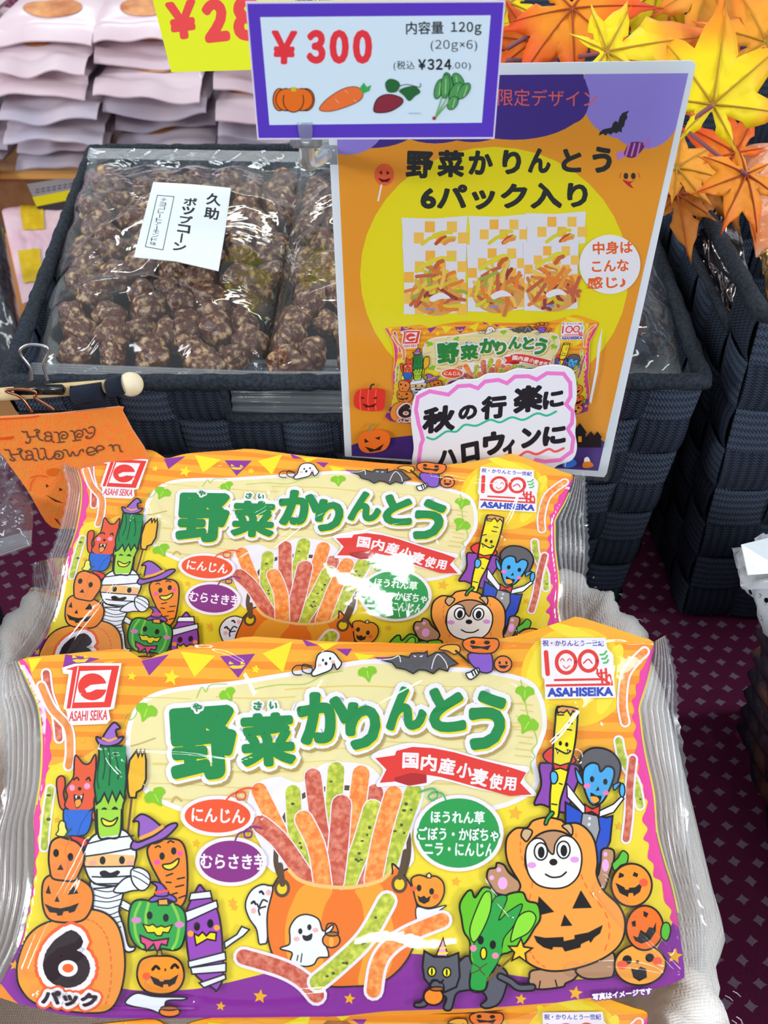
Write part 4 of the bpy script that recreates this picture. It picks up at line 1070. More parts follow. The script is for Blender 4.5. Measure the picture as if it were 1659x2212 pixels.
    A.poly('#f4f4fa', [(505,140),(520,100),(560,82),(610,90),(640,125),(658,155),(630,190),(610,150),(595,190),(540,215),(490,230),(480,210),(500,180)], 1, O * .7)
    eyes(A, ((547,135),(590,125)), 9); A.ell(BLK, 565, 155, 9, 11); A.ell('#f9b8b8', 528, 165, 12, 10); A.ell('#f9b8b8', 608, 145, 12, 10)
    A.line(BLK, [(480,170),(430,160),(425,200),(470,215),(480,180),(400,165),(365,190),(375,220),(420,222)], 2)
    A.poly('#585458', [(900,135),(950,120),(1010,108),(1060,118),(1075,95),(1105,92),(1150,92),(1168,82),(1170,115),(1220,88),(1270,90),(1350,155),(1300,175),(1290,200),(1240,185),(1205,215),(1160,195),(1120,190),(1085,215),(1040,190),(985,180),(960,150)], 0, O * .7)
    A.line('#f0f0f4', [(905,132),(960,125),(1000,110),(1010,145)], 2); A.line('#f0f0f4', [(1195,185),(1210,130),(1235,100),(1275,140),(1290,180)], 2)
    A.poly('#f0f0f4', [(1085,105),(1105,112),(1095,118)], 0); A.poly('#f0f0f4', [(1120,112),(1145,105),(1135,118)], 0)
    A.poly('#f0b03a', [(1280,45),(1350,45),(1365,80),(1330,100),(1290,80),(1240,70)], 1, 2); A.line(BLK, [(1340,80),(1420,150)], 4, 0)
    A.poly('#8a5ac8', [(1420,95),(1540,90),(1560,170),(1545,205),(1490,205),(1425,150)], 1, O * .7)
    A.poly('#f4f4fa', [(1400,215),(1425,205),(1470,180),(1478,210),(1440,245),(1415,245)], 1, 2.4)
    for k in range(3): A.line(BLK, [(1432 + k * 16, 200 - k * 6), (1445 + k * 15, 228 - k * 8)], 2.6, 0)
    A.poly('#f07a28', [(1385,20),(1440,0),(1520,5),(1585,10),(1595,50),(1560,90),(1480,95),(1420,85),(1385,55)], 1, O * .7)
    A.ell(BLK, 1440, 28, 16, 12); A.ell(BLK, 1525, 30, 18, 12); A.poly(BLK, [(1420,45),(1460,50),(1500,55),(1550,45),(1530,75),(1490,65),(1440,68)], 0)
    A.ell('#f0823a', 1620, 158, 52, 48, ol=O * .7); eyes(A, ((1600,150),(1640,150)), 10); A.poly(BLK, [(1590,165),(1655,165),(1630,185),(1605,182)], 0)
    # ---------------- left crowd
    A.T(0, 1380, 2.9625)
    # broom
    A.line('#6b4630', [(850,1010),(840,1100),(825,1230),(812,1260)], 5)
    A.poly('#f2b92a', [(835,780),(880,720),(890,760),(905,718),(915,755),(930,720),(940,780),(940,900),(915,965),(880,985),(875,1020),(835,1018),(825,980),(820,880)], 0, O)
    # fox-like beast in blue shirt
    A.poly('#e85a32', [(372,905),(395,880),(420,890),(425,940),(415,1000),(440,1100),(395,1080),(375,980)], 1, O * .8)
    A.poly('#2a6ad0', [(425,1085),(500,1110),(590,1090),(600,1130),(560,1250),(440,1250),(415,1160)], 1, O * .8)
    A.poly('#e85a32', [(480,870),(490,750),(540,800),(580,800),(618,745),(622,860),(640,980),(600,1090),(500,1115),(425,1075),(440,1010),(430,960),(470,900)], 1, O * .8)
    A.line(BLK, [(480,905),(500,890),(512,905)], 3); A.line(BLK, [(560,905),(575,890),(585,910)], 3); A.ell(BLK, 518, 962, 12, 12)
    A.ell('#f7a0d0', 470, 955, 18, 20); A.ell('#f7a0d0', 565, 945, 20, 20)
    A.poly(BLK, [(480,1000),(520,1010),(545,990),(530,1060),(495,1085)], 1); A.poly('#f2a03a', [(490,1040),(520,1030),(525,1060),(498,1080)], 1)
    for x in (490, 522): A.poly('#ffffff', [(x, 1005), (x + 14, 1005), (x + 5, 1030)], 0)
    A.poly('#e85a32', [(600,1110),(640,1100),(620,1160),(598,1150)], 1, 2.4)
    # leek with witch hat
    A.poly('#9ed23a', [(625,1000),(800,1000),(790,1100),(790,1400),(775,1500),(640,1500),(635,1380),(620,1180)], 1, O)
    A.poly('#168a48', [(640,690),(690,690),(760,690),(790,690),(812,760),(815,900),(800,1030),(775,980),(750,1040),(725,980),(700,1050),(675,990),(650,1040),(625,1060),(610,940),(620,850),(640,780)], 0, O)
    A.poly('#168a48', [(790,690),(812,690),(812,800),(760,800)], 0)
    for p in ([(665,700),(680,800),(665,900)], [(700,690),(712,800),(705,940)], [(740,720),(765,840),(760,900)], [(640,800),(630,900),(640,960)]): A.line('#0c4a2a', p, 3)
    A.line(BLK, [(655,1110),(675,1090),(695,1110)], 5); A.line(BLK, [(725,1105),(742,1085),(760,1105)], 5)
    A.poly('#f3e43a', [(660,1140),(715,1160),(760,1135),(740,1180),(705,1195),(670,1180)], 1, 2.6); A.ell('#f79ac0', 642, 1138, 16, 16); A.ell('#f79ac0', 765, 1115, 16, 14)
    A.poly('#a06ac8', [(625,632),(700,655),(792,630),(770,670),(710,690),(645,680)], 1, O)
    A.poly('#a06ac8', [(665,640),(705,570),(740,540),(775,575),(748,590),(752,640),(700,655)], 1, O); A.line('#f2a84a', [(665,642),(705,655),(750,640)], 5)
    # right-hand cape and mummies etc.
    A.T(0, 1750, 2.9625)
    W = '#eef0fa'
    # mummy
    A.poly(W, [(760,560),(840,600),(870,640),(820,640),(760,600)], 1, 2.4)
    A.poly(W, [(600,430),(800,430),(790,560),(770,640),(800,740),(830,860),(870,870),(860,895),(810,895),(760,800),(720,700),(620,700),(600,560)], 1, O)
    for k in range(12): A.line(BLK, [(608, 470 + k * 35), (700, 480 + k * 35 + (k % 3) * 6), (790 - k, 462 + k * 35)], 1.8)
    A.poly(W, [(550,360),(550,260),(600,170),(700,130),(800,130),(860,200),(880,280),(862,360),(830,470),(620,470)], 1, O)
    A.poly('#f2c07a', [(553,300),(700,282),(870,290),(862,355),(700,362),(556,358)], 0)
    for p in ([(575,215),(700,185),(860,165)], [(560,295),(700,275),(880,240)], [(552,362),(700,362),(865,358)], [(600,425),(700,428),(840,420)], [(610,470),(720,470),(835,465)], [(610,500),(720,490),(800,460)]): A.line(BLK, p, 2.6)
    eyes(A, ((665,322),(788,320)), 26); A.ell('#f7a8a0', 602, 338, 26, 14); A.ell('#f7a8a0', 838, 340, 24, 14)
    A.poly(BLK, [(648,395),(680,385),(715,400),(760,385),(775,400),(740,428),(690,430),(655,420)], 1)
    A.poly(W, [(735,515),(800,440),(860,430),(925,500),(850,515),(790,528)], 1, O * .8); A.poly(W, [(850,380),(900,368),(955,400),(968,460),(940,505),(900,510),(860,470),(845,420)], 1, O * .8)
    for p in ([(855,420),(900,440),(960,480)], [(860,385),(920,410),(965,445)]): A.line(BLK, p, 1.8)
    # leek foot over mummy
    A.poly('#a6d83e', [(628,0),(782,0),(775,160),(650,175),(640,150)], 0); A.line(BLK, [(628,0),(640,170),(700,180),(772,165),(786,0)], O)
    A.poly('#f3e43a', [(660,55),(715,75),(760,50),(740,92),(705,105),(670,95)], 1, 2.6)
    # blue shirt bottom
    A.poly('#2a6ad0', [(425,0),(585,0),(530,80),(500,170),(440,160),(455,60)], 0); A.poly('#e23c30', [(460,170),(530,175),(570,205),(530,240)], 1, 2.4)
    A.poly('#f2ea6a', [(385,100),(400,70),(425,80),(430,110),(440,140),(420,170),(370,160),(385,130)], 1, 2)
    # carrot with witch hat
    A.poly('#f28a2a', [(950,250),(1000,200),(1090,185),(1160,200),(1195,270),(1205,420),(1195,560),(1150,620),(1090,560),(1010,420),(965,330)], 1, O)
    eyes(A, ((1043,295),(1117,262)), 24); A.poly('#f3e43a', [(1048,350),(1100,340),(1148,310),(1140,350),(1100,380),(1062,375)], 1, 2.8); A.ell('#f55aa8', 1012, 333, 20, 18); A.ell('#f55aa8', 1155, 278, 18, 16)
    for p in ([(1070,420),(1110,405)], [(1140,440),(1185,430)], [(1070,460),(1100,462)], [(1130,490),(1180,478)], [(1110,535),(1140,528)], [(1150,560),(1190,545)]): A.line(BLK, p, 2.6, 0)
    A.line(BLK, [(1000,240),(1018,230),(1032,238)], 2.6); A.line(BLK, [(1080,210),(1095,198),(1118,208)], 2.6)
    A.poly('#4fb848', [(920,170),(1050,120),(1060,180),(1000,215),(920,205)], 1, 2.4)
    A.poly('#9a62c0', [(845,240),(860,200),(900,205),(1000,160),(1080,100),(1130,85),(1135,110),(1060,180),(960,220),(880,255)], 1, O)
    A.poly('#9a62c0', [(860,75),(905,30),(960,45),(1030,100),(1040,120),(905,185),(895,80)], 1, O); A.line('#f2a84a', [(908,180),(980,150),(1045,108)], 8)
    # purple potato mummy
    A.poly('#9a48b8', [(1265,500),(1285,478),(1305,500),(1380,600),(1415,720),(1430,900),(1430,1050),(1420,1100),(1390,1145),(1370,1130),(1260,1050),(1215,950),(1195,760),(1200,640)], 1, O)
    for p in ([(1225,530),(1350,515),(1360,560),(1215,575)], [(1172,655),(1390,575),(1400,620),(1180,720)], [(1210,960),(1445,900),(1450,950),(1215,1000)], [(1225,1000),(1450,970),(1450,1025),(1235,1040)], [(1280,1095),(1445,1040),(1450,1070),(1310,1125)], [(1440,840),(1520,790),(1550,740),(1600,760),(1560,800),(1500,840),(1445,880)]): A.poly(W, p, 0, O * .8)
    eyes(A, ((1265,740),(1350,722)), 28); A.poly('#f3d81e', [(1248,785),(1275,800),(1300,775),(1325,800),(1350,775),(1388,780),(1385,830),(1330,820),(1260,860)], 0, 2.8); A.ell('#f6a03a', 1225, 785, 20, 20); A.ell('#f6a03a', 1392, 748, 20, 18)
    # green pumpkin with hat and bow
    A.poly('#35a84a', [(830,700),(850,600),(900,570),(980,580),(1080,590),(1150,610),(1190,660),(1195,760),(1170,860),(1120,890),(1040,880),(950,890),(880,860),(840,790)], 1, O)
    for p in ([(905,590),(870,680),(880,800),(920,870)], [(960,585),(940,680),(950,780)], [(1110,600),(1150,700),(1140,820),(1110,880)]): A.line('#8ad04a', p, 6)
    eyes(A, ((965,670),(1068,685)), 26); A.ell('#e08ac8', 880, 700, 32, 20); A.ell('#e08ac8', 1155, 728, 30, 20)
    A.poly('#f3e21e', [(922,725),(960,735),(985,725),(1010,745),(1040,735),(1060,745),(1108,730),(1085,780),(1050,775),(1040,798),(1010,798),(995,778),(950,780)], 0, 2.4)
    A.poly('#e8508a', [(905,795),(985,830),(1085,815),(1075,860),(1040,850),(1015,905),(990,850),(945,895),(935,855),(910,840)], 0, 2.8)
    A.poly('#8a5ac8', [(960,575),(1000,545),(1080,535),(1130,560),(1125,585),(1060,565),(985,585)], 1, 2.8); A.poly('#8a5ac8', [(975,460),(1040,470),(1085,540),(1000,545),(1010,490)], 1, 2.8); A.line('#f05a3a', [(1003,525),(1075,515)], 6, 0)
    A.poly('#f2a84a', [(1020,570),(1078,565),(1085,605),(1020,605)], 0, 2.4)
    # small pumpkin ghost
    A.poly(W, [(810,1215),(880,1160),(1000,1180),(1190,1185),(1180,1200),(1070,1210),(1060,1290),(960,1260),(850,1240)], 1, O * .8)
    A.poly('#f2922a', [(885,1040),(905,960),(960,930),(1030,925),(1110,930),(1165,970),(1185,1050),(1160,1120),(1110,1155),(1030,1165),(950,1150),(905,1110)], 1, O)
    A.line(BLK, [(985,1010),(1005,990),(1025,1005)], 5); A.line(BLK, [(1105,1000),(1125,980),(1145,998)], 5); A.ell(BLK, 1065, 1012, 6, 10)
    jack_mouth(A, 1058, 1080, 92, 45); A.ell('#f0603a', 945, 1052, 26, 24); A.poly('#a8883a', [(1010,925),(1018,890),(1040,890),(1045,925)], 0, 2)
    A.ell('#f2862a', 1092, 1275, 66, 32, ol=2.8); A.ell('#a8582a', 1090, 1252, 54, 14, ol=2)
    # big pumpkin with the 6
    A.poly('#f39a3c', [(120,1040),(130,950),(180,820),(260,740),(380,690),(480,640),(600,632),(700,665),(770,750),(805,900),(805,1040),(770,1180),(700,1270),(560,1285),(380,1265),(220,1220),(140,1130)], 1, O)
    for k in range(18):
        a = [(540,690),(600,705),(650,740),(690,800),(712,880),(722,980),(720,1080),(705,1170),(680,1240)]
        P = catmull(a, 4, False); 
        if 2 * k + 1 < len(P): A.line('#ee6a34', [P[2 * k], P[2 * k + 1]], 3, 0)
    # jack-o-lantern stack
    A.poly('#f28c30', [(282,520),(300,440),(360,410),(430,430),(520,440),(590,490),(608,560),(590,640),(540,700),(440,715),(340,700),(295,640)], 1, O)
    A.poly(BLK, [(325,475),(340,535),(305,530)], 0); A.poly(BLK, [(478,475),(515,530),(445,540)], 0); A.poly(BLK, [(378,545),(395,585),(362,583)], 0)
    A.poly(BLK, [(297,595),(350,618),(400,625),(460,612),(518,590),(490,645),(455,655),(450,642),(420,645),(410,670),(380,672),(375,655),(330,650)], 0)
    A.poly('#f0883a', [(325,300),(340,210),(390,175),(440,185),(500,205),(540,250),(550,320),(520,400),(490,450),(420,450),(350,435),(332,380)], 1, O)
    eyes(A, ((372,275),(463,300)), 26); A.poly(BLK, [(402,345),(420,382),(378,382)], 0)
    A.line('#e8703a', [(460,190),(430,260),(450,330),(430,420)], 2)
    A.line('#2a6a3a', [(430,165),(445,140),(465,120)], 3)
    # the 6
    A.fit('#2b1a20', '6', 285, 760, 590, 1130, 0, .09, halos=(('#f4642c', 19), ('#f6f0f8', 12)))
    A.fit('#2b1a20', 'パック', 275, 1150, 635, 1245, 3, .07, halos=(('#f4642c', 12), ('#f6f0f8', 7)))
    A.ell('#f6f0f8', 447, 1005, 62, 52); A.ell('#f4642c', 447, 1003, 36, 28)
    # ---------------- right crowd
    A.T(1050, 1330, 2.724)
    A.poly('#8a48a8', [(308,885),(350,870),(520,880),(540,950),(500,1060),(460,1160),(330,1115),(278,1110),(318,1000)], 1, O)
    A.poly('#2a50c0', [(460,1100),(560,1160),(700,1190),(735,1180),(720,1330),(640,1500),(600,1500),(460,1260)], 0, O)
    A.poly('#9a9a9e', [(560,1160),(650,1180),(660,1260),(620,1400),(540,1300)], 0, 2.6)
    A.poly('#e23c3a', [(330,820),(385,780),(395,870),(350,860)], 1, 2.6); A.poly('#e23c3a', [(495,820),(520,860),(480,880),(470,850)], 1, 2.6)
    A.poly('#f1dc28', [(412,545),(460,560),(500,570),(530,560),(525,680),(508,800),(480,900),(460,990),(430,1090),(415,1190),(375,1180),(370,1060),(385,900),(390,760),(400,640)], 1, O)
    A.poly('#e09a58', [(412,550),(440,538),(500,545),(532,555),(530,592),(505,565),(490,592),(470,562),(450,578),(430,572),(415,580)], 0, 2.6)
    eyes(A, ((430,755),(467,762)), 14); A.line(BLK, [(402,785),(430,800),(465,815),(490,800)], 3)
    for x in (408, 470): A.poly('#ffffff', [(x, 792), (x + 14, 796), (x + 6, 815)], 0, 1.6)
    for p in ([(415,590),(450,590)], [(470,635),(500,640)], [(460,672),(495,678)], [(400,715),(425,705)], [(425,990),(440,995)], [(380,1110),(410,1115)]): A.line(BLK, p, 2.4, 0)
    A.poly('#e23c3a', [(385,870),(430,885),(480,870),(470,915),(430,900),(395,910)], 0, 2.6)
    A.poly('#4fb0e6', [(372,940),(380,920),(405,925),(415,960),(400,990),(378,985)], 1, 2.4)
    A.poly(W, [(468,990),(560,1110),(600,1150),(560,1165),(470,1070)], 0, 2.6); A.poly(W, [(640,1160),(740,1110),(790,1060),(800,1080),(740,1160),(650,1190)], 0, 2.6)
    A.poly('#5e5c62', [(545,880),(560,820),(610,785),(680,785),(740,815),(780,880),(770,960),(740,1000),(600,960)], 1, O)
    A.poly('#49a8e2', [(560,960),(570,900),(610,870),(650,880),(665,920),(700,890),(740,905),(740,960),(700,1060),(660,1110),(610,1110),(575,1040)], 1, O)
    A.poly('#49a8e2', [(518,900),(555,960),(560,1000),(530,970)], 1, 2.4); A.poly('#49a8e2', [(780,990),(745,1030),(740,1000),(770,985)], 1, 2.4)
    eyes(A, ((615,965),(692,980)), 18); A.ell('#e87ab0', 585, 1005, 20, 16); A.ell('#e87ab0', 695, 1045, 18, 14); A.poly(BLK, [(650,1005),(635,1035),(658,1030)], 0)
    A.poly(BLK, [(605,1045),(640,1060),(670,1065),(655,1105),(620,1105)], 1); A.poly('#f2a03a', [(605,1070),(640,1068),(655,1090),(625,1105)], 1)
    A.poly('#e23c3a', [(572,1112),(615,1140),(660,1120),(655,1180),(612,1155),(575,1165)], 0, 2.6); A.ell('#49a8e2', 790, 1030, 16, 40, ol=2.4)
    for q in ((600,1195),(597,1230)): A.ell('#d8d8dc', q[0], q[1], 10, 10)
    # butternut pumpkin costume
    A.T(1050, 1750, 2.724)
    A.poly('#b88a68', [(280,930),(520,930),(515,980),(460,1010),(440,1030),(300,1042),(250,1010),(248,975)], 1, O); A.poly('#b88a68', [(530,920),(700,840),(745,850),(740,960),(700,980),(600,985),(540,965)], 1, O)
    A.line(BLK, [(400,990),(410,1025)], 2.4); A.line(BLK, [(312,995),(305,1040)], 2.4)
    A.poly('#b88a68', [(0,400),(10,350),(50,340),(60,312),(100,325),(130,370),(205,440),(180,500),(60,490),(20,440)], 1, O); A.ell('#e8a8e0', 92, 430, 28, 36); A.ell('#e8a8e0', 28, 398, 14, 14); A.ell('#e8a8e0', 70, 352, 14, 14)
    A.poly('#b88a68', [(650,380),(665,300),(670,240),(700,225),(740,240),(740,300),(720,360),(680,470),(625,390)], 1, O); A.ell('#e8a8e0', 692, 325, 20, 36); A.ell('#e8a8e0', 692, 260, 12, 14)
    A.poly('#f39c42', [(110,230),(120,160),(170,110),(235,105),(270,65),(350,45),(430,60),(460,80),(530,80),(590,120),(630,190),(645,300),(640,380),(680,470),(770,560),(805,650),(790,760),(720,840),(600,900),(450,935),(330,930),(230,880),(200,800),(230,700),(260,620),(230,560),(180,500),(195,440),(150,360),(120,300)], 1, O)
    for side in ([(200,160),(195,230),(215,320),(265,420),(240,560),(245,640)], [(520,140),(530,250),(550,380),(600,480),(690,600),(715,720),(680,840)], [(250,820),(290,880),(350,920)]):
        P = catmull(side, 4, False)
        for k in range(0, len(P) - 1, 2): A.line('#ec6a34', [P[k], P[k + 1]], 2.6, 0)
    A.poly('#3aa04a', [(335,85),(345,50),(375,10),(392,22),(362,60),(350,88)], 1, 2.6)
    A.poly('#c9a880', [(200,150),(215,115),(250,115),(265,135),(235,185),(215,175)], 1, 2.8); A.poly('#c9a880', [(440,95),(480,82),(500,110),(495,150),(465,120)], 1, 2.8)
    A.ell('#b88a68', 388, 290, 165, 168, ol=O)
    A.poly('#efe8e0', [(226,290),(235,215),(280,170),(330,180),(360,240),(388,260),(400,200),(440,155),(500,165),(545,230),(552,310),(530,390),(470,445),(388,460),(300,440),(245,380)], 1, 2.8)
    for x in (315, 447): A.ell('#f8f8fc', x, 245 if x < 400 else 235, 38, 50, ol=2.8); A.ell(BLK, x + 2, 250 if x < 400 else 240, 20, 34)
    A.ell(BLK, 388, 307, 24, 20); A.line(BLK, [(342,378),(380,395),(430,390),(462,365)], 3); A.ell('#dc9ad8', 262, 325, 26, 18); A.ell('#dc9ad8', 512, 292, 26, 18)
    A.poly(BLK, [(302,505),(392,595),(288,618)], 0); A.poly(BLK, [(548,470),(612,572),(498,576)], 0); A.poly(BLK, [(452,610),(498,675),(430,678)], 0)
    A.poly(BLK, [(273,732),(340,745),(415,742),(445,740),(448,765),(512,752),(510,730),(590,715),(675,672),(660,720),(625,745),(605,775),(595,760),(548,782),(545,802),(455,825),(440,800),(385,798),(380,815),(330,800),(290,770)], 0)
    # stacked pumpkins at the right edge
    for col, c1, fl in (('#f2a03e', (895,905,150,120), 3), ('#f0701e', (920,690,108,130), 2), ('#f2922c', (843,440,118,125), 1)):
        A.ell(col, *c1, 0, ol=O)
    A.poly(BLK, [(765,400),(772,365),(800,378),(795,392)], 0); A.poly(BLK, [(848,385),(858,362),(882,375),(875,395)], 0)
    jack_mouth(A, 830, 460, 82, 50); A.ell('#f05a3a', 913, 425, 26, 24)
    A.poly(BLK, [(912,590),(942,605),(930,630),(912,620)], 0); A.poly(BLK, [(842,655),(865,645),(868,680),(848,682)], 0)
    A.poly(BLK, [(850,735),(880,745),(895,700),(925,720),(945,685),(970,690),(985,655),(985,710),(950,765),(900,782),(865,765)], 0)
    A.ell(BLK, 818, 876, 28, 28); A.ell(BLK, 950, 865, 26, 26); A.poly(BLK, [(840,925),(880,935),(895,915),(930,930),(935,980),(890,1002),(855,980)], 0); A.ell(BLK, 878, 888, 10, 10); A.ell('#f2603a', 790, 905, 32, 26); A.ell('#f2603a', 995, 885, 28, 24)
    A.poly('#5ab83a', [(765,280),(790,240),(822,262),(815,310),(780,325),(745,355),(730,320),(750,295)], 1, 2.4); A.poly('#5ab83a', [(1015,700),(1030,662),(1060,665),(1070,710),(1050,765),(1018,745)], 1, 2.4)
    # cat and leafy spinach
    A.T(500, 1750, 2.765)
    G = '#5b5b66'
    A.poly(G, [(1350,900),(1420,860),(1560,900),(1640,960),(1630,1060),(1590,1140),(1520,1165),(1485,1145),(1520,1110),(1480,1060),(1400,1060),(1340,1080),(1310,1170),(1265,1165),(1280,1100),(1200,1080),(1160,1150),(1095,1155),(1100,1130),(1150,1110)], 1, O)
    A.line(BLK, [(1600,980),(1660,1010),(1710,1045),(1790,1045)], 14); A.line(G, [(1600,980),(1660,1010),(1710,1045),(1790,1045)], 9)
    A.poly(G, [(1150,830),(1210,865),(1290,865),(1352,842),(1360,980),(1340,1040),(1270,1070),(1200,1050),(1150,990),(1140,920)], 0, O)
    for x, y in ((1195,950),(1283,955)): A.ell('#f2e61e', x, y, 24, 28, ol=2.6); A.ell(BLK, x, y, 6, 22)
    A.line(BLK, [(1185,1020),(1200,1000),(1225,1000),(1245,1015),(1262,1000)], 3.4)
    A.poly('#f0a0d0', [(1262,755),(1290,862),(1220,860)], 0, 2.6); A.line('#f2e61e', [(1245,815),(1275,812)], 4, 0); A.line('#f2e61e', [(1235,845),(1285,842)], 4, 0)
    A.ell('#f28a2a', 1205, 1095, 58, 50, ol=O); A.ell('#b0602a', 1225, 1050, 40, 12, ol=2.4); A.line(BLK, [(1170,1060),(1205,1005),(1260,1020),(1268,1070)], 2.4)
    # spinach leaves
    A.poly('#62bc2a', [(1370,640),(1360,560),(1400,490),(1430,480),(1450,520),(1500,460),(1560,480),(1590,540),(1650,500),(1730,490),(1760,540),(1820,560),(1835,640),(1800,700),(1740,790),(1650,840),(1600,860),(1540,960),(1430,900),(1420,780),(1385,720)], 1, O)
    A.poly('#2f9e44', [(1445,900),(1440,800),(1520,620),(1570,520),(1640,520),(1590,650),(1650,600),(1730,560),(1680,680),(1620,760),(1600,860),(1540,960),(1510,1060),(1425,1060),(1422,960)], 1, 2)
    A.poly('#8ad83a', [(1470,560),(1510,490),(1545,500),(1540,600),(1490,720),(1440,780),(1420,700)], 1, 2.2)
    A.poly('#8ad83a', [(1700,640),(1770,600),(1810,640),(1770,720),(1700,760),(1660,770)], 1, 2.2)
    A.poly('#2f9e44', [(1440,800),(1600,800),(1590,880),(1530,980),(1510,1055),(1430,1055),(1425,960),(1440,880)], 1)
    A.line(BLK, [(1425,960),(1425,1050),(1505,1058),(1525,990)], 2.8)
    eyes(A, ((1483,768),(1555,795)), 26); A.ell('#f2d81e', 1500, 845, 18, 34, ol=2.6); A.ell('#e88aa8', 1440, 815, 20, 20); A.ell('#e88aa8', 1570, 858, 20, 18)
    A.line('#5a4a28', [(1440,905),(1480,935),(1430,960)], 2.4); A.line('#5a4a28', [(1520,905),(1480,935),(1508,970)], 2.4)
    A.line('#7a5a20', [(1522,1000),(1700,840)], 5, 0)
    A.T(1050, 1750, 2.724); A.star('#f6c42a', 192, 820, 72, 5, 3)
    A.T(0, 0, 1)
    A.fit('#f2eaf4', '写真はイメージです', 1276, 2137, 1404, 2152, -5, .05, halos=(('#6a2a80', 2.2),))
    return A
ART = bag_art()

# ================================================================== pillow bags of snacks
def make_surf(p0, n, bulge, H=None, box_=(700, 1770, 730, 420)):
    """a softly swollen sheet: art-frame point -> world point + unit normal. Found by walking the sight line onto the swollen surface."""
    p0 = np.array(p0, float); n = np.array(n, float); n /= np.linalg.norm(n)
    cx, cy, hw, hh = box_
    def hgt(x, y):
        u = np.clip((x - cx) / hw, -1.08, 1.08); v = np.clip((y - cy) / hh, -1.08, 1.08)
        h = bulge * (1 - np.abs(u) ** 3.2) * (1 - np.abs(v) ** 3.0)
        h = h + bulge * .05 * np.sin(x / 130 + y / 300) * np.cos(y / 95 - x / 410)
        return h
    def pos(x, y):
        x = np.asarray(x, float); y = np.asarray(y, float)
        h = hgt(x, y); X, Y = (x, y) if H is None else apply_h(H, x, y)
        d = ray(X, Y); t = (((p0 - CAM) @ n) + h) / (d @ n)
        return CAM + d * t[..., None]
    def surf(x, y):
        x = np.asarray(x, float); y = np.asarray(y, float)
        P = pos(x, y); e = 3.0
        a = pos(x + e, y) - pos(x - e, y); b = pos(x, y + e) - pos(x, y - e)
        N = np.cross(a, b); N /= np.linalg.norm(N, axis=-1)[..., None]
        s = np.sign((N @ n))[..., None]; return P, N * s
    return surf
def inside(P, poly):
    x, y = P[:, 0], P[:, 1]; r = np.zeros(len(P), bool); j = len(poly) - 1
    for i in range(len(poly)):
        xi, yi = poly[i]; xj, yj = poly[j]
        c = ((yi > y) != (yj > y)) & (x < (xj - xi) * (y - yi) / (yj - yi + 1e-12) + xi)
        r ^= c; j = i
    return r
SILA = np.array(SIL)
def dist_sil(x, y, poly=SILA):
    P = np.stack([x, y], -1).reshape(-1, 2); best = np.full(len(P), 1e9)
    for i in range(len(poly)):
        a = poly[i]; b = poly[(i + 1) % len(poly)]; ab = b - a
        t = np.clip(((P - a) @ ab) / (ab @ ab + 1e-9), 0, 1)
        best = np.minimum(best, np.hypot(*(P - a - t[:, None] * ab).T))
    return best
CREASES = [  # polylines in the art frame, height (mm), half width (px): creases of the taut clear wrap
 ([(255,1640),(300,1634),(400,1638),(480,1648),(500,1652)], .7, 5), ([(235,1620),(265,1665),(310,1690)], .6, 5),
 ([(560,1760),(680,1660),(780,1560),(900,1490),(1000,1440),(1100,1400)], .5, 5), ([(700,1420),(690,1470),(600,1600),(520,1640)], .4, 4),
 ([(1060,1395),(1150,1402),(1240,1408)], .6, 5), ([(1320,1440),(1310,1500),(1290,1560)], .5, 5), ([(1240,1530),(1180,1600),(1098,1650),(1150,1648),(1240,1640)], .7, 6),
 ([(70,2090),(110,2000),(165,1900),(200,1830)], .7, 6), ([(90,2150),(230,2160),(420,2162)], .6, 6), ([(1230,2090),(1330,2090),(1400,2100),(1460,2120)], .8, 7),
 ([(1290,1920),(1360,2010),(1430,2080),(1470,2110)], .7, 6), ([(1300,1900),(1380,1990),(1440,2050)], .5, 4), ([(1100,1480),(1030,1520),(900,1560),(760,1610)], .45, 5),
 ([(420,1400),(520,1440),(560,1500)], .5, 5), ([(1010,1800),(1040,1900),(1100,1980)], .35, 4), ([(330,2120),(500,2150),(700,2140)], .4, 5), ([(180,1500),(240,1530),(330,1540)], .3, 4), ([(1180,1420),(1300,1400),(1400,1392)], .6, 6)]
def crease_h(x, y, seed):
    h = np.zeros(x.shape)
    for pts, amp, w in CREASES:
        P = np.stack([x, y], -1); best = np.full(x.shape, 1e9)
        q = np.array(catmull(pts, 4, False), float)
        q[:, 0] += 60 * math.sin(seed * 3.1 + pts[0][1]) * (seed > 0); q[:, 1] += 40 * math.sin(seed * 2.3 + pts[0][0]) * (seed > 0)
        for a, b in zip(q[:-1], q[1:]):
            ab = b - a; t = np.clip(((P - a) @ ab) / (ab @ ab), 0, 1); dd = P - a - t[..., None] * ab
            best = np.minimum(best, np.hypot(dd[..., 0], dd[..., 1]))
        h += amp * 2.2e-3 * np.exp(-(best / (w * 2.0)) ** 2)
    # broad soft wrinkles
    h += 2.2e-4 * np.sin(x / 47 + 2 * np.sin(y / 83 + seed)) * np.sin(y / 61 + x / 150 + seed * 2)
    return h
WRAP = film_mat('clear_wrap', '#ffffff', gloss=1.5, rough=.06, ior=1.5, bump=.0003, bscale=50)
SEAL = film_mat('clear_seal', '#f2f4fa', gloss=2.6, rough=.12, ior=1.5, bump=.0002, bscale=90, milky=.06)
FROST = film_mat('crimp_frosted', '#ffffff', gloss=2.5, rough=.15, ior=1.5, milky=.26)
FOLD = film_mat('crimp_fold', '#b8a4ac', gloss=1.5, rough=.1, ior=1.5)  # clear film too: dark tint paints in the refraction lines of the crimps
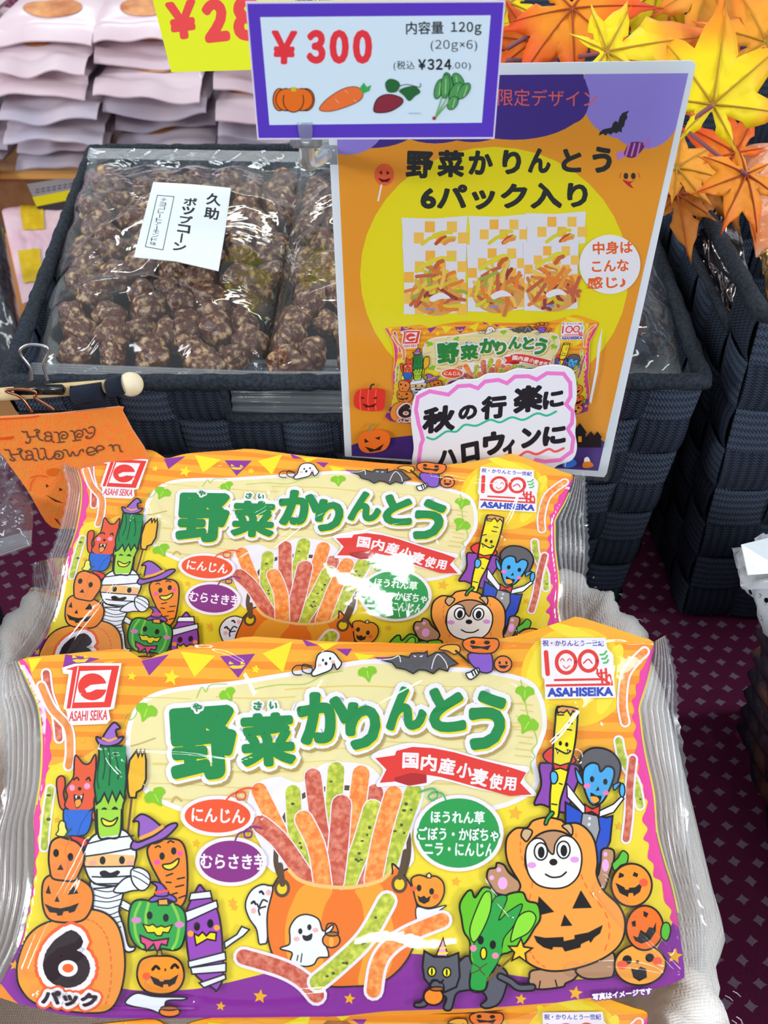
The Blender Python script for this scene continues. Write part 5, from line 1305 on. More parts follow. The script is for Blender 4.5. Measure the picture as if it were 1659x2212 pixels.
def fin(surf, parent, side, thick, seed, fw=1.0, keep=None):
    """crimped clear seal with a zigzag cut edge"""
    if side < 0: inner = [(39,1427),(60,1470),(84,1525),(91,1569),(88,1684),(73,1765),(74,1800),(72,1909),(50,2020),(22,2085),(-4,2135)]; outer = [(10,1440),(8,1500),(14,1560),(10,1650),(4,1740),(-6,1800),(-20,1880),(-40,1960),(-62,2040),(-80,2100),(-90,2140)]
    else: inner = [(1412,1387),(1408,1422),(1395,1477),(1380,1525),(1382,1550),(1391,1624),(1412,1715),(1417,1800),(1435,1871),(1457,1948),(1478,2085)]; outer = [(1438,1372),(1444,1420),(1455,1470),(1462,1520),(1465,1560),(1474,1650),(1482,1730),(1500,1800),(1512,1900),(1525,2000),(1518,2105)]
    outer = [(a[0] + (b[0] - a[0]) * fw, a[1] + (b[1] - a[1]) * fw) for a, b in zip(inner, outer)]
    I = catmull(inner, 24, False); O_ = catmull(outer, 24, False); n = len(I); m = 57
    V = []; T0 = np.linspace(0, 1, m)
    X = np.zeros((n, m)); Y = np.zeros((n, m))
    for i in range(n):
        zig = 5.5 * (abs((i / 4.5) % 2 - 1) - .5)
        for j, t in enumerate(T0):
            x = I[i][0] * (1 - t) + O_[i][0] * t + side * zig * max(0, (t - .85) / .15); y = I[i][1] * (1 - t) + O_[i][1] * t
            X[i, j] = x; Y[i, j] = y
    P, N = surf(X.ravel(), Y.ravel()); P = P.reshape(n, m, 3); N = N.reshape(n, m, 3)
    t = T0[None, :, None]; rid = np.sin(T0 * math.tau * 7)[None, :, None] * (np.clip((T0 - .12) * 8, 0, 1) * np.clip((.86 - T0) * 8, 0, 1))[None, :, None]
    wav = np.array([math.sin(i / 17 + seed) * .0022 + math.sin(i / 41) * .002 for i in range(n)])[:, None, None]
    P = P + N * (rid * .0011 + wav * t + .0006)
    F = [(i * m + j, i * m + j + 1, (i + 1) * m + j + 1, (i + 1) * m + j) for i in range(n - 1) for j in range(m - 1) if not keep or Y[i, j] < keep]
    cm = [0] * m
    for j in range(m):
        if .1 < T0[j] < .88: cm[j] = (1, 1, 0, 0, 2, 0, 0, 1)[j % 8]
    put('end_seal', mesh_from(P.reshape(-1, 3), F, [SEAL, FROST, FOLD], [cm[f[0] % m] for f in F]), parent)
def snack_bag(label, p0, nrm, bulge, H=None, seed=0, pitch=24, keep=None, thick=.02, box_=(700, 1770, 730, 420), step=STEP, fw=1.0):
    surf = make_surf(p0, nrm, bulge, H, box_)
    c, _ = surf(np.array([700.]), np.array([1770.]))
    loc = Vector(c[0]) - Vector(nrm).normalized() * thick; loc.z = max(loc.z, .01)
    root = empty('snack_bag', loc, label, 'snack bag', 'printed snack bags in the linen tray')
    # swollen body behind the printed face
    ring = [np.array(catmull(BAG_SIL, 2))]; cen = np.array([700, 1790.])
    if keep: ring[0][:, 1] = np.minimum(ring[0][:, 1], keep)
    nn = np.array(nrm, float) / np.linalg.norm(nrm); V = []; prof = [(1.0, 0.0), (.985, .25), (.93, .62), (.8, .88), (.5, 1.0), (.0, 1.0)]
    for s_, d_ in prof[:-1]:
        q = cen + (ring[0] - cen) * s_; P, N = surf(q[:, 0], q[:, 1]); P0, _ = surf(ring[0][:, 0], ring[0][:, 1])
        base = P0 * .0 + P; V.append(base - nn * (.0004 + d_ * thick) - (nn * 0))
    k = len(ring[0]); F = [(a * k + i, a * k + (i + 1) % k, (a + 1) * k + (i + 1) % k, (a + 1) * k + i) for a in range(len(V) - 1) for i in range(k)]
    F.append(tuple(range((len(V) - 1) * k, len(V) * k)))
    put('body', mesh_from(np.concatenate(V), F, mat('wrapper_back', '#f2a632', rough=.3, spec=.5)), root)
    kf = (lambda cc: cc[:, 1] < keep) if keep else None
    print_on('printed_front', ART, surf, root, pitch=pitch, keep=kf, step=step)
    # clear wrap over it
    g = 7 if keep else 3.6; xs = np.arange(-10, 1490, g); ys = np.arange(1325, 2205, g)
    GX, GY = np.meshgrid(xs, ys); d = dist_sil(GX, GY).reshape(GX.shape); ins = inside(np.stack([GX.ravel(), GY.ravel()], 1), SIL).reshape(GX.shape)
    d = np.where(ins, d, -d)
    P, N = surf(GX.ravel(), GY.ravel()); h = crease_h(GX.astype(float), GY.astype(float), seed).ravel()
    h = h * np.clip(d.ravel() / 30, .0, 1)
    P = P + N * (.0016 + h + .00035 * np.exp(-np.abs(d.ravel() - 14) / 5))[:, None]
    ok = (d > 1.0)
    if keep: ok &= GY < keep
    idx = -np.ones(GX.size, int); F = []; ny, nx = GX.shape
    for j in range(ny - 1):
        for i in range(nx - 1):
            if ok[j, i] and ok[j, i + 1] and ok[j + 1, i] and ok[j + 1, i + 1]: F.append((j * nx + i, j * nx + i + 1, (j + 1) * nx + i + 1, (j + 1) * nx + i))
    used = np.unique(np.array(F)); idx[used] = np.arange(len(used))
    put('clear_wrap', mesh_from(P[used], idx[np.array(F)], WRAP), root)
    if keep != 1500:
        fin(surf, root, -1, thick, seed, fw, keep)
        if not keep: fin(surf, root, 1, thick, seed, 1.0)
    return root
H_BACK = homography([(150,1557),(366,1562),(1093,1507),(1079,1800),(1322,1504),(432,1861),(400,1763),(1193,1919),(39,1427),(1412,1387)],
                    [(217,1057),(390,1052),(961,1090),(921,1295),(1136,1099),(414,1302),(402,1220),(1005,1377),(150,1000),(1256,1038)])
snack_bag('bright Halloween snack bag lying in front on the linen tray, fully visible', (-.018, .178, .141), (0, -.358, .934), .014, None, 0, pitch=22)
snack_bag('Halloween snack bag propped behind the front bag, touching the poster foot', (-.033, .319, .148), (0, -.707, .707), .012, H_BACK, 1.0, pitch=26, fw=.55)
H_SLIP = np.array([[1, 0, -52], [0, 1, 232], [0, 0, 1.]]) @ H_BACK
snack_bag('snack bag tucked under the propped bag, only its upper left corner showing', (-.033, .338, .118), (0, -.74, .67), .008, H_SLIP, 2.0, pitch=40, keep=1530, fw=1.0, thick=.006)
snack_bag('snack bag slipped down below the front bag, only its top edge showing', (0, .104, .097), (0, -.9, .43), .003, np.array([[.93, 0, 85], [0, .93, 898], [0, 0, 1.]]), 3.0, pitch=40, keep=1500, thick=.004)

# ================================================================== poster, cards, signs
# -- poster
def snack_pile(A, x, y, s, c):
    rr = random.Random(int(x + y))
    for k in range(c):
        a = rr.uniform(0, math.pi); r = rr.uniform(0, 1) ** .5
        px = x + s * .42 * r * math.cos(k * 2.4); py = y + s * .42 * r * math.sin(k * 2.4) * .85
        L = s * rr.uniform(.12, .2); bend = rr.uniform(-6, 6)
        A.ribbon(catmull([(px - L * math.cos(a), py - L * math.sin(a)), (px + bend, py - bend), (px + L * math.cos(a), py + L * math.sin(a))], 4, False), rr.choice(['#e4d63c', '#d8c83a', '#ee8a3a', '#f0a24a', '#cc6a4a', '#a8b44a', '#dc8440', '#9a4640', '#f2cc6a']), s * .065)
def poster_art():
    A = Art(); A.T(0, 0, 1)
    inner = [(722,165),(1487,158),(1292,1017),(760,985)]
    A.fill_px(inner, '#f0a02e')
    for x, y, rx, ry in ((800,250,120,70),(940,225,120,85),(1020,225,110,82),(1110,220,158,82),(880,200,150,60)): A.ell('#46338f', x, y, rx, ry, clip=inner)
    A.ell('#46338f', 1040, 215, 232, 60, clip=inner); A.ell('#46338f', 1150,190,118,80, clip=inner)
    for x, y, rx, ry in ((1350,215,90,85),(1390,250,75,72),(1440,200,90,80),(1330,190,70,60),(750,270,80,64),(1285,190,30,40)): A.ell('#9a8ce6', x, y, rx, ry, clip=inner)
    A.poly('#46338f', [(1080,165),(1240,163),(1268,185),(1272,225),(1250,262),(1180,278),(1080,280)], 1, clip=inner)
    A.ell('#f0e41c', 1068, 592, 290, 275, clip=inner)
    A.poly('#4a2f8a', [(758,962),(850,945),(960,935),(1100,930),(1230,940),(1310,958),(1300,1030),(1240,1017),(1000,1005),(755,992)], 1, clip=inner)
    A.fit('#f06a5a', '限定デザイン', 1076, 193, 1290, 230, 1, .0)
    for k, (ch, x0, y0, x1, y1) in enumerate((('野',877,326,936,385),('菜',945,324,1003,383),('か',1012,325,1065,378),('り',1085,324,1126,377),('ん',1141,320,1190,374),('と',1213,322,1257,372),('う',1279,317,1322,374))):
        A.fit('#2c3230', ch, x0, y0, x1, y1, 2 if k < 5 else 4, .045)
    A.fit('#2c3230', '6パック入り', 908, 396, 1270, 452, -1, .045)
    A.T(1050, 0, 2.724); A.poly('#2c2f33', [(664,798),(668,778),(690,760),(738,750),(748,722),(765,710),(776,722),(786,688),(802,664),(842,650),(828,672),(832,692),(818,712),(812,742),(800,752),(798,780),(782,772),(768,784),(748,778),(736,792),(716,784),(704,798),(688,786)], 0); A.T(0, 0, 1)
    A.poly('#7a2a6a', [(1348,330),(1362,308),(1388,308),(1390,320),(1370,340),(1352,338)], 1); 
    for k in range(3): A.line('#c08ae0', [(1360 + k * 11, 310), (1352 + k * 12, 336)], 4, 0)
    A.poly('#c08ae0', [(1330,330),(1345,325),(1350,338),(1335,346)], 0); A.poly('#c07ad0', [(1388,312),(1402,298),(1404,318)], 0)
    eyes(A, ((1352,380),(1368,380)), 7, '#3a3238'); A.poly('#c82a3a', [(1345,388),(1360,392),(1374,388),(1362,396),(1368,406),(1358,402)], 1); A.line('#e0503a', [(1341,374),(1339,384)], 1.6); A.line('#e0503a', [(1379,374),(1382,384)], 1.6)
    A.ell('#f0663a', 830, 377, 21, 24); A.line('#f6f0e8', [(824,400),(817,433)], 4, 0); A.poly('#5a1a20', [(818,372),(825,368),(826,378)], 0); A.poly('#5a1a20', [(836,368),(842,374),(834,378)], 0); A.poly('#5a1a20', [(816,384),(830,388),(845,384),(838,393),(824,393)], 0)
    # six small packs
    for (x0, y0, x1, y1, ph) in ((867,470,1010,530,1),(1012,466,1140,528,1),(1136,460,1266,525,1),(870,533,1008,678,0),(1008,528,1135,672,0),(1130,523,1250,670,0)):
        if ph: y1b = y1 + 5
        else: y1b = y1
        P = [(x0,y0),((x0+x1)/2,y0+2),(x1,y0-4),(x1-3,(y0+y1b)/2),(x1-2,y1b-5),((x0+x1)/2,y1b+2),(x0+2,y1b),(x0+3,(y0+y1b)/2)]
        A.fill_px(P, '#e8eaf4')
        w = (x1 - x0) / 6; rows = 2 if ph else 6
        cols = ['#f8c95a', '#f6ecc8', '#f9bc4a', '#f3ecd2']
        for i in range(6):
            for j in range(rows):
                if (i + j) % 2 == 0 and 2 <= i * 1.7 + j < 99:
                    A.fill_px([(x0+3+i*w, y0+8+j*w), (x0+1+(i+1)*w, y0+8+j*w), (x0+1+(i+1)*w, y0+8+(j+1)*w), (x0+3+i*w, y0+8+(j+1)*w)], cols[(i * 3 + j * 5) % 4])
        if ph:
            n0 = len(A.items); 
            o = [(x0+45,y1-3,x0+75,y1-20,'#e4d63c'),(x0+70,y1-22,x1-35,y1-28,'#e4d63c'),(x0+75,y1-4,x0+95,y1-18,'#c8592e'),(x0+92,y1-10,x1-28,y1-16,'#d8c83a'),(x1-50,y1-4,x1-30,y1-12,'#f09a4a')]
            for a in o: A.ribbon([(a[0],a[1]),((a[0]+a[2])/2,(a[1]+a[3])/2-3),(a[2],a[3])], a[4], 8)
        else:
            cx, cy = (x0 + x1) / 2 + 4, (y0 + y1) / 2 + 22
            A.ell('#e0a860', cx, cy + 10, 56, 44); snack_pile(A, cx, cy, 118, 46)
            for a in ((x0+30,y0+52,x0+62,y0+34,'#e8dc40'),(x0+60,y0+30,x1-28,y0+26,'#e8dc40'),(x0+70,y0+44,x0+86,y0+30,'#d06a3a')): A.ribbon([(a[0],a[1]),((a[0]+a[2])/2,(a[1]+a[3])/2-4),(a[2],a[3])], a[4], 9)
            A.poly('#eef0f8', [(cx-14,cy+14),(cx+10,cy+4),(cx+30,cy+16),(cx+8,cy+18),(cx-10,cy+24)], 1)
            A.fill_px([(x0+50,y1-13),(x0+68,y1-13),(x0+68,y1-8),(x0+50,y1-8)], '#8a9ad8')
    A.ell('#f0f2fa', 1317, 570, 66, 64)
    for t, b in (('中身は', (1280,520,1366,548)), ('こんな', (1278,560,1358,586)), ('感じ♪', (1268,596,1352,622))): A.fit('#ee6a2a', t, *b, -2, .03)
    # bag picture
    Hm = homography([(39,1427),(1412,1387),(1478,2091),(-4,2135),(366,1562),(1093,1507),(150,1557),(1322,1504),(94,1939)], [(838,706),(1300,700),(1270,878),(836,905),(945,748),(1180,728),(862,746),(1254,732),(853,852)])
    for v, t, c, j in ART.items:
        X, Y = apply_h(Hm, v[:, 0], v[:, 1]); A.items.append((np.stack([X, Y], 1), t, c, j))
    A.poly('#dfe3ee', [(1300,702),(1290,740),(1286,790),(1272,862),(1276,868),(1290,800),(1297,740)], 0)
    # pumpkins, castle, sweets
    A.poly('#e0352a', [(768,845),(790,835),(830,838),(832,860),(828,880),(800,884),(768,875)], 1)
    for x in (780, 797, 813): A.line('#f07a5a', [(x, 838), (x - 2, 860), (x, 882)], 1.5)
    A.line('#4a3a2a', [(800,836),(803,828),(808,826)], 4); A.poly('#5a1a1a', [(780,852),(790,856),(782,858)], 0); A.poly('#5a1a1a', [(805,856),(815,852),(814,858)], 0); A.poly('#5a1a1a', [(782,866),(798,872),(815,866),(808,875),(790,876)], 0)
    A.poly('#ee7222', [(775,945),(785,930),(815,924),(838,930),(843,948),(830,968),(795,974),(778,965)], 1); A.line('#a08a4a', [(797,928),(800,918),(808,912)], 5)
    A.poly('#2a2020', [(788,942),(798,950),(788,952)], 0); A.poly('#2a2020', [(810,942),(822,938),(820,946)], 0); A.poly('#2a2020', [(788,960),(810,966),(830,954),(822,968),(800,972)], 0)
    for x, y, s in ((1252,962,1.2),(1276,962,.8),(1290,960,.75)):
        A.poly('#241c22', [(x-10*s,y),(x-10*s,y-26*s),(x-14*s,y-26*s),(x,y-44*s),(x+13*s,y-26*s),(x+10*s,y-26*s),(x+10*s,y)], 0)
        A.fill_px([(x-3*s,y-20*s),(x+3*s,y-20*s),(x+3*s,y-10*s),(x-3*s,y-10*s)], '#f0a02e')
    A.fill_px([(1260,962),(1260,945),(1298,945),(1298,962)], '#241c22')
    A.poly('#f4f0f0', [(1262,985),(1270,983),(1274,995),(1262,996)], 1); A.poly('#f0862a', [(1260,994),(1275,993),(1281,1002),(1268,1006),(1258,1004)], 1)
    A.poly('#3a7ae0', [(1215,990),(1235,986),(1245,996),(1235,1004),(1218,1005)], 1); A.line('#e8f0fa', [(1222,990),(1220,1003)], 2)
    return A
BR = CAM + ray(1310, 1031) * .5; TR = CAM + ray(1502, 131) * .355; BL = CAM + ray(745, 978) * .5
pn = np.cross(TR - BR, BL - BR); pn /= np.linalg.norm(pn)
psurf, pn = flat_surf(BR, pn)
corner = [(702,143),(1490,131),(1499,133),(1503,142),(1311,1022),(1305,1031),(745,986)]
PP = on_plane([c[0] for c in corner], [c[1] for c in corner], BR, pn)
pr = empty('poster', Vector(PP[-1]), 'laminated orange poster with yellow moon, snack pictures and purple clouds', 'poster')
put('sheet', slab(PP, pn, .0006, mat('paper_white', '#e6f1fb', rough=.5)), pr)
print_on('printed_face', poster_art(), psurf, pr, step=1.6e-6, base=.00005)
lam = [(697,138),(1496,126),(1508,130),(1511,140),(1319,1030),(1311,1040),(739,994)]
LP = on_plane([c[0] for c in lam], [c[1] for c in lam], BR + pn * .0018, pn)
put('clear_laminate', slab(LP, pn, .0002, film_mat('laminate', '#ffffff', gloss=.8, rough=.1, bump=.0001, bscale=80)), pr)
# -- purple price card
def price_art():
    A = Art(); A.T(0, 0, 1)
    A.fill_px([(534,8),(1088,5),(1065,296),(559,298)], '#5a3cc4')
    A.fill_px([(562,37),(1060,33),(1041,265),(582,270)], '#d6ecfb')
    A.fit('#e83a44', '￥', 586, 66, 642, 139, 1, .04); A.row('#e83a44', '３００', 662, 64, 804, 138, .06, .14)
    A.fit('#23242c', '内容量', 877, 46, 958, 74, -1, .015); A.row('#23242c', '１２０ｇ', 974, 47, 1040, 76, .02, .12)
    A.row('#23242c', '(２０ｇ×６)', 930, 86, 1031, 112, .01, .12)
    A.row('#23242c', '(税込', 850, 131, 896, 153, .01, .1); A.row('#23242c', '￥３２４', 903, 127, 975, 151, .03, .16); A.row('#23242c', '.００)', 977, 134, 1017, 152, .01, .16)
    for cx, rx in ((604,14),(618,22),(661,18),(652,24)): A.ell('#ec7424', cx, 215, rx, 24, ol=1.6)
    A.ell('#ec7424', 634, 216, 22, 26, ol=1.6); A.ell('#ec7424', 634, 199, 30, 8); A.fill_px([(629,188),(639,188),(640,197),(629,197)], '#c8c83a')
    A.poly('#f0763a', [(690,236),(706,214),(740,192),(768,187),(783,197),(780,214),(755,228),(715,240)], 1, 1); A.poly('#3fae5a', [(776,192),(786,178),(792,188),(802,183),(798,196),(784,202)], 0)
    for p in ([(745,195),(752,201)], [(724,214),(732,222)], [(764,215),(770,220)]): A.line('#f6b48a', p, 1.5)
    A.poly('#8a2f40', [(808,240),(812,218),(826,206),(846,204),(868,212),(868,224),(848,238),(828,243)], 1, 1.4)
    A.poly('#2a6a3a', [(832,180),(842,170),(858,174),(864,184),(856,198),(838,198)], 1); A.poly('#2a6a3a', [(862,196),(876,188),(896,186),(908,198),(896,208),(884,218),(872,206)], 1); A.line('#3a2a2a', [(862,186),(880,182),(906,188),(908,180)], 1.5)
    for x, y, rx, ry, r in ((948,192,9,22,15),(968,180,10,24,-10),(990,176,11,20,-25),(962,186,10,26,5),(985,200,13,24,25),(1002,196,10,20,35),(978,222,10,16,30)):
        A.ell('#4f9e5a', x, y, rx, ry, r, ol=1.6, olc='#1c4a2c'); A.line('#cfe8b8', [(x - ry * .6 * math.sin(-math.radians(r)), y - ry * .6 * math.cos(math.radians(r))), (x, y + ry * .6)], 1.2)
    for x in (955,966,978): A.line('#6ab05a', [(x, 210), (940, 255)], 2.2)
    A.ell('#a83a4a', 938, 255, 4, 4); A.line('#b8c8e0', [(884,244),(907,244)], 3, 0)
    return A
n1 = np.array([0, -.995, .09]); n1 /= np.linalg.norm(n1)
c1 = CAM + ray(810, 150) * .312
s1, n1 = flat_surf(c1, n1)
q = [(530,3),(1092,1),(1068,300),(556,302)]
Q = on_plane([a[0] for a in q], [a[1] for a in q], c1, n1)
r1 = empty('price_card', Vector(Q[3]), 'purple-bordered price card showing 300 yen and four vegetables', 'price card')
put('card', slab(Q, n1, .0005, mat('card_edge', '#e2dcf6', rough=.5)), r1)
print_on('printed_face', price_art(), s1, r1, base=.00004)
# clear clip joining it to the poster's edge
ac = mat('acrylic', '#dfe8ee', rough=.08, spec=.8, trans=.75)
k0 = Vector(on_plane(661, 296, c1 - n1 * .002, n1)); k1 = Vector(on_plane(708, 330, BR - pn * .002, pn))
rc = empty('clear_clip', k0, 'small clear plastic clip under the purple price card, gripping the poster edge', 'clip')
bm = bmesh.new(); tube(bm, catmull([k0 + Vector((0, .0, .006)), k0 + Vector((0, .003, -.003)), k0.lerp(k1, .5) + Vector((-.004, 0, -.007)), k1], 6, False), .0032, 12); put('curved_arm', bm_mesh(bm, ac, True), rc)
bm = bmesh.new(); box(bm, k0 + Vector((0, .0005, .002)), (.012, .0035, .012)); bmesh.ops.bevel(bm, geom=bm.edges[:], offset=.0008, segments=2, affect='EDGES'); put('jaw', bm_mesh(bm, ac, True), rc)
bm = bmesh.new(); box(bm, k1, (.010, .005, .010)); bmesh.ops.bevel(bm, geom=bm.edges[:], offset=.0008, segments=2, affect='EDGES'); put('jaw', bm_mesh(bm, ac, True), rc)
# -- yellow price card behind
def yellow_art():
    A = Art(); A.T(300, 0, 3.95)
    A.fit('#e84a4a', '￥', 240, 5, 500, 335, -7, .05); A.fit('#e84a4a', '２', 545, -10, 765, 360, -6, .07); A.fit('#e84a4a', '８', 800, -40, 1040, 350, -4, .07)
    A.fit('#1e2420', '限定品 大特価', 1335, -60, 1650, 10, -2, .03)
    return A
n2 = np.array([.05, -.96, .28]); n2 /= np.linalg.norm(n2); c2 = CAM + ray(450, 120) * .56
s2, n2 = flat_surf(c2, n2)
q = [(322,-30),(1080,-50),(1020,140),(541,151),(370,156)]
Q = on_plane([a[0] for a in q], [a[1] for a in q], c2, n2)
r2 = empty('price_card', Vector(Q[4]), 'yellow price card with red numerals, partly behind the purple card', 'price card')
put('card', slab(Q, n2, .0005, mat('card_yellow', '#e2e81e', rough=.45)), r2)
print_on('printed_face', yellow_art(), s2, r2, base=.00006)
cy = CAM + ray(700, 148) * .565
# -- cloud-shaped handwritten card
def cloud_outline(cx, cy, rx, ry, n, rot, amp):
    P = []
    for k in range(160):
        t = k / 160 * math.tau; e = abs(math.cos(t)) ** .55 * (1 if math.cos(t) > 0 else -1), abs(math.sin(t)) ** .55 * (1 if math.sin(t) > 0 else -1)
        b = 1 + amp * (abs(math.sin(t * n / 2)) - .6)
        x = rx * e[0] * b; y = ry * e[1] * b; a = math.radians(rot)
        P.append((cx + x * math.cos(a) - y * math.sin(a), cy + x * math.sin(a) + y * math.cos(a)))
    return P
CT = lambda p: [(740 + x / 2.765, 780 + y / 2.765) for x, y in p]
OUT = catmull(CT([(415,420),(408,330),(425,230),(470,180),(560,160),(630,150),(700,118),(800,112),(870,80),(960,78),(1040,50),(1130,55),(1180,38),(1280,28),(1370,55),(1395,120),(1398,220),(1385,280),(1395,360),(1390,430),(1400,520),(1370,590),(1280,625),(1200,690),(900,760),(600,790),(450,740),(415,620),(425,520)]), 4)
INN = CT([(455,378),(438,290),(450,215),(520,180),(632,200),(690,150),(760,145),(808,162),(850,122),(930,112),(982,132),(1030,92),(1110,90),(1160,110),(1220,72),(1320,75),(1360,130),(1362,210),(1335,258),(1375,300),(1370,370),(1345,405),(1378,460),(1368,540),(1300,590),(1210,600),(1155,590),(1080,680),(900,720),(620,740),(480,700),(455,600),(468,500),(480,470),(470,425)])
def hand_art():
    A = Art(); A.T(0, 0, 1)
    A.fill_px(OUT, '#eef0fb'); A.ribbon(INN, '#f583d8', 8.5, True)
    A.T(740, 780, 2.765)
    for ch, b, r in (('秋', (470,270,675,425), -8), ('の', (690,262,805,350), -8), ('行', (825,205,985,345), -6), ('楽', (1010,145,1200,305), -8), ('に', (1190,175,1325,280), -10)): A.fit('#24232b', ch, *b, r, .055, shear=.15)
    for ch, b, r in (('ハ', (560,530,680,620), -8), ('ロ', (700,485,825,600), -12), ('ウ', (835,420,975,560), -8), ('ィ', (955,470,1035,575), -8), ('ン', (1060,395,1190,515), -8), ('に', (1190,385,1338,500), -8)): A.fit('#24232b', ch, *b, r, .06, shear=.15)
    A.line('#38c498', [(505,455),(550,465),(620,420),(680,420),(730,380),(800,385),(880,350),(940,365),(1010,335),(1080,350),(1160,312),(1220,325),(1275,300)], 4.5)
    A.line('#f0616e', [(930,590),(990,560),(1040,575),(1100,540),(1160,555),(1230,525),(1270,540),(1320,520)], 5)
    return A
ch0 = BR + pn * .007
hs, hn = flat_surf(ch0, pn)
HP = on_plane([a[0] for a in OUT], [a[1] for a in OUT], ch0, hn)
r3 = empty('handwritten_card', Vector(HP[np.argmin(HP[:, 2])]), 'cloud-shaped white card with pink marker border, handwritten in black', 'sign card')
put('card', slab(HP, hn, .0012, mat('card_white', '#eef0fb', rough=.35)), r3)
print_on('marker_writing', hand_art(), hs, r3, base=.00006)
put('foam_pad', slab(on_plane([1000, 1120, 1120, 1000], [880, 870, 920, 930], ch0 - hn * .0013, hn), hn, .003, mat('foam', '#d8d8d8')), r3)

# ================================================================== felt banner on a dowel, with clips
def felt():
    A = Art(); A.T(0, 880, 5.027)
    BR_ = '#6b4638'
    for pts in ([(240,258),(262,268),(290,262),(300,300),(330,345),(318,380),(290,388),(282,372)], [(375,252),(395,238),(425,250),(418,275),(400,262),(405,300),(430,345),(470,358)], [(300,318),(360,318),(415,300)],   # H
                [(500,300),(485,285),(510,268),(545,272),(560,310),(565,360),(590,378)], [(555,318),(520,310),(488,330),(500,362),(540,362),(560,340)],   # a
                [(590,268),(625,272),(640,310),(650,375)], [(625,380),(700,372)], [(640,300),(670,265),(715,268),(735,300),(715,335),(670,335),(680,300),(705,300)],   # p
                [(765,255),(795,258),(810,300),(825,358)], [(795,362),(875,352)], [(808,285),(840,250),(885,252),(900,285),(880,320),(835,318),(850,285),(872,286)],   # p
                [(900,240),(925,232),(945,262),(975,282),(1000,270)], [(965,222),(1000,208),(1028,232),(1022,290),(985,330),(945,335),(935,318),(955,312)],   # y
                [(50,455),(75,462),(95,458),(110,490),(130,540),(160,560),(155,578),(120,572),(110,560)], [(190,455),(215,445),(240,462),(232,480),(215,470),(225,520),(250,560),(280,568)], [(110,508),(170,510),(225,495)],   # H
                [(295,495),(278,480),(305,470),(340,478),(355,520),(365,565),(400,575)], [(350,520),(310,515),(285,535),(300,565),(335,562),(355,545)],   # a
                [(365,445),(400,450),(415,500),(425,545),(450,565),(480,552),(478,535)], [(440,445),(480,448),(492,495),(505,540),(530,562),(570,550),(575,532)],   # l l
                [(590,520),(600,485),(640,472),(680,490),(688,530),(655,558),(610,555),(592,530),(625,500),(650,520),(635,535)],   # o
                [(690,462),(720,462),(740,500),(765,530),(790,480),(815,520),(850,515),(870,470),(900,455),(905,480)],   # w
                [(950,490),(1000,480),(1035,465),(1010,435),(965,435),(942,470),(960,510),(1005,515),(1035,498)],   # e
                [(1050,470),(1095,460),(1130,445),(1105,418),(1065,420),(1045,455),(1060,490)], [(1185,415),(1210,405),(1225,430),(1235,470)], [(1220,430),(1255,405),(1290,412),(1300,440),(1312,475),(1330,480)]):   # e n
        A.line(BR_, pts, 2.9)
    # cut-out jack-o'-lantern
    c = '#e0661a'
    A.T(0, 880, 5.027)
    for p in ([(500,830),(530,850),(505,870)], [(640,870),(680,890),(650,910)], [(495,945),(580,990),(690,1040),(600,1020)], [(590,1200),(620,1215),(665,1290),(610,1230)]): A.poly('#5a1c10', p, 0)
    A.poly(c, [(510,690),(560,660),(640,665),(630,700),(600,740),(560,745),(520,730)], 1); A.line(c, [(340,760),(420,740),(500,750)], 3); A.line(c, [(330,900),(340,820),(380,770)], 2)
    A.poly('#e8501a', [(-60,330),(60,320),(150,310),(120,345),(20,350),(-60,355)], 1); A.line('#e04a1a', [(-50,130),(300,110),(420,90)], 2.5)
    return A
fn = np.array([0.04, -.98, .2]); fn /= np.linalg.norm(fn); fc = CAM + ray(262, 880) * .452
fs, fn = flat_surf(fc, fn)
fo = [(-120,912),(0,902),(130,894),(256,880),(264,890),(285,930),(330,1010),(310,1090),(240,1140),(150,1142),(112,1139),(88,1110),(60,1060),(20,1005),(0,978),(-60,930)]
fo = catmull(fo, 2)
FP = on_plane([a[0] for a in fo], [a[1] for a in fo], fc, fn)
rb = empty('halloween_banner', Vector(FP[np.argmin(FP[:, 2])]), 'orange felt banner reading Happy Halloween, hanging from a wooden dowel', 'banner')
put('felt_panel', slab(FP, fn, .0018, mat('felt', '#ff7a14', rough=.95, sheen=.5, noise_to='#f08a20', nscale=220, bump=.0006, bscale=900)), rb)
print_on('lettering_print', felt(), fs, rb, base=.0002)
D = lambda px, py, k=.0: Vector(on_plane(px, py, fc + fn * k, fn))
wood = mat('dowel_wood', '#e8cfa0', rough=.5, noise_to='#d8b884', nscale=60)
bm = bmesh.new(); tube(bm, [D(-120, 862, -.004), D(0, 852, -.004), D(278, 831, -.004)], .0034, 14); put('dowel', bm_mesh(bm, wood, True), rb)
bm = bmesh.new(); bmesh.ops.create_uvsphere(bm, u_segments=28, v_segments=18, radius=.0062, matrix=Matrix.Translation(D(283, 830, -.002))); put('bead', bm_mesh(bm, mat('bead_wood', '#efe2c4', rough=.45, noise_to='#e2cfa4', nscale=80), True), rb)
for (x, y, w) in ((190, 850, .0075), (252, 836, .004)):
    c0 = D(x, y, 0); bm = bmesh.new()
    tube(bm, [c0 + Vector((-w, 0, -.001)), c0 + Vector((w, 0, .0015))], .0046, 16)
    if w > .005:
        v = box(bm, D(x + 4, 866, -.002), (w * 2.1, .0014, .018))
    put('felt_loop', bm_mesh(bm, mat('black_felt', '#1a2030', rough=.95, bump=.0004, bscale=700), True), rb)
steel = mat('steel_wire', '#d0d0d4', rough=.18, metal=1); copper = mat('copper_wire', '#b87a5a', rough=.25, metal=1)
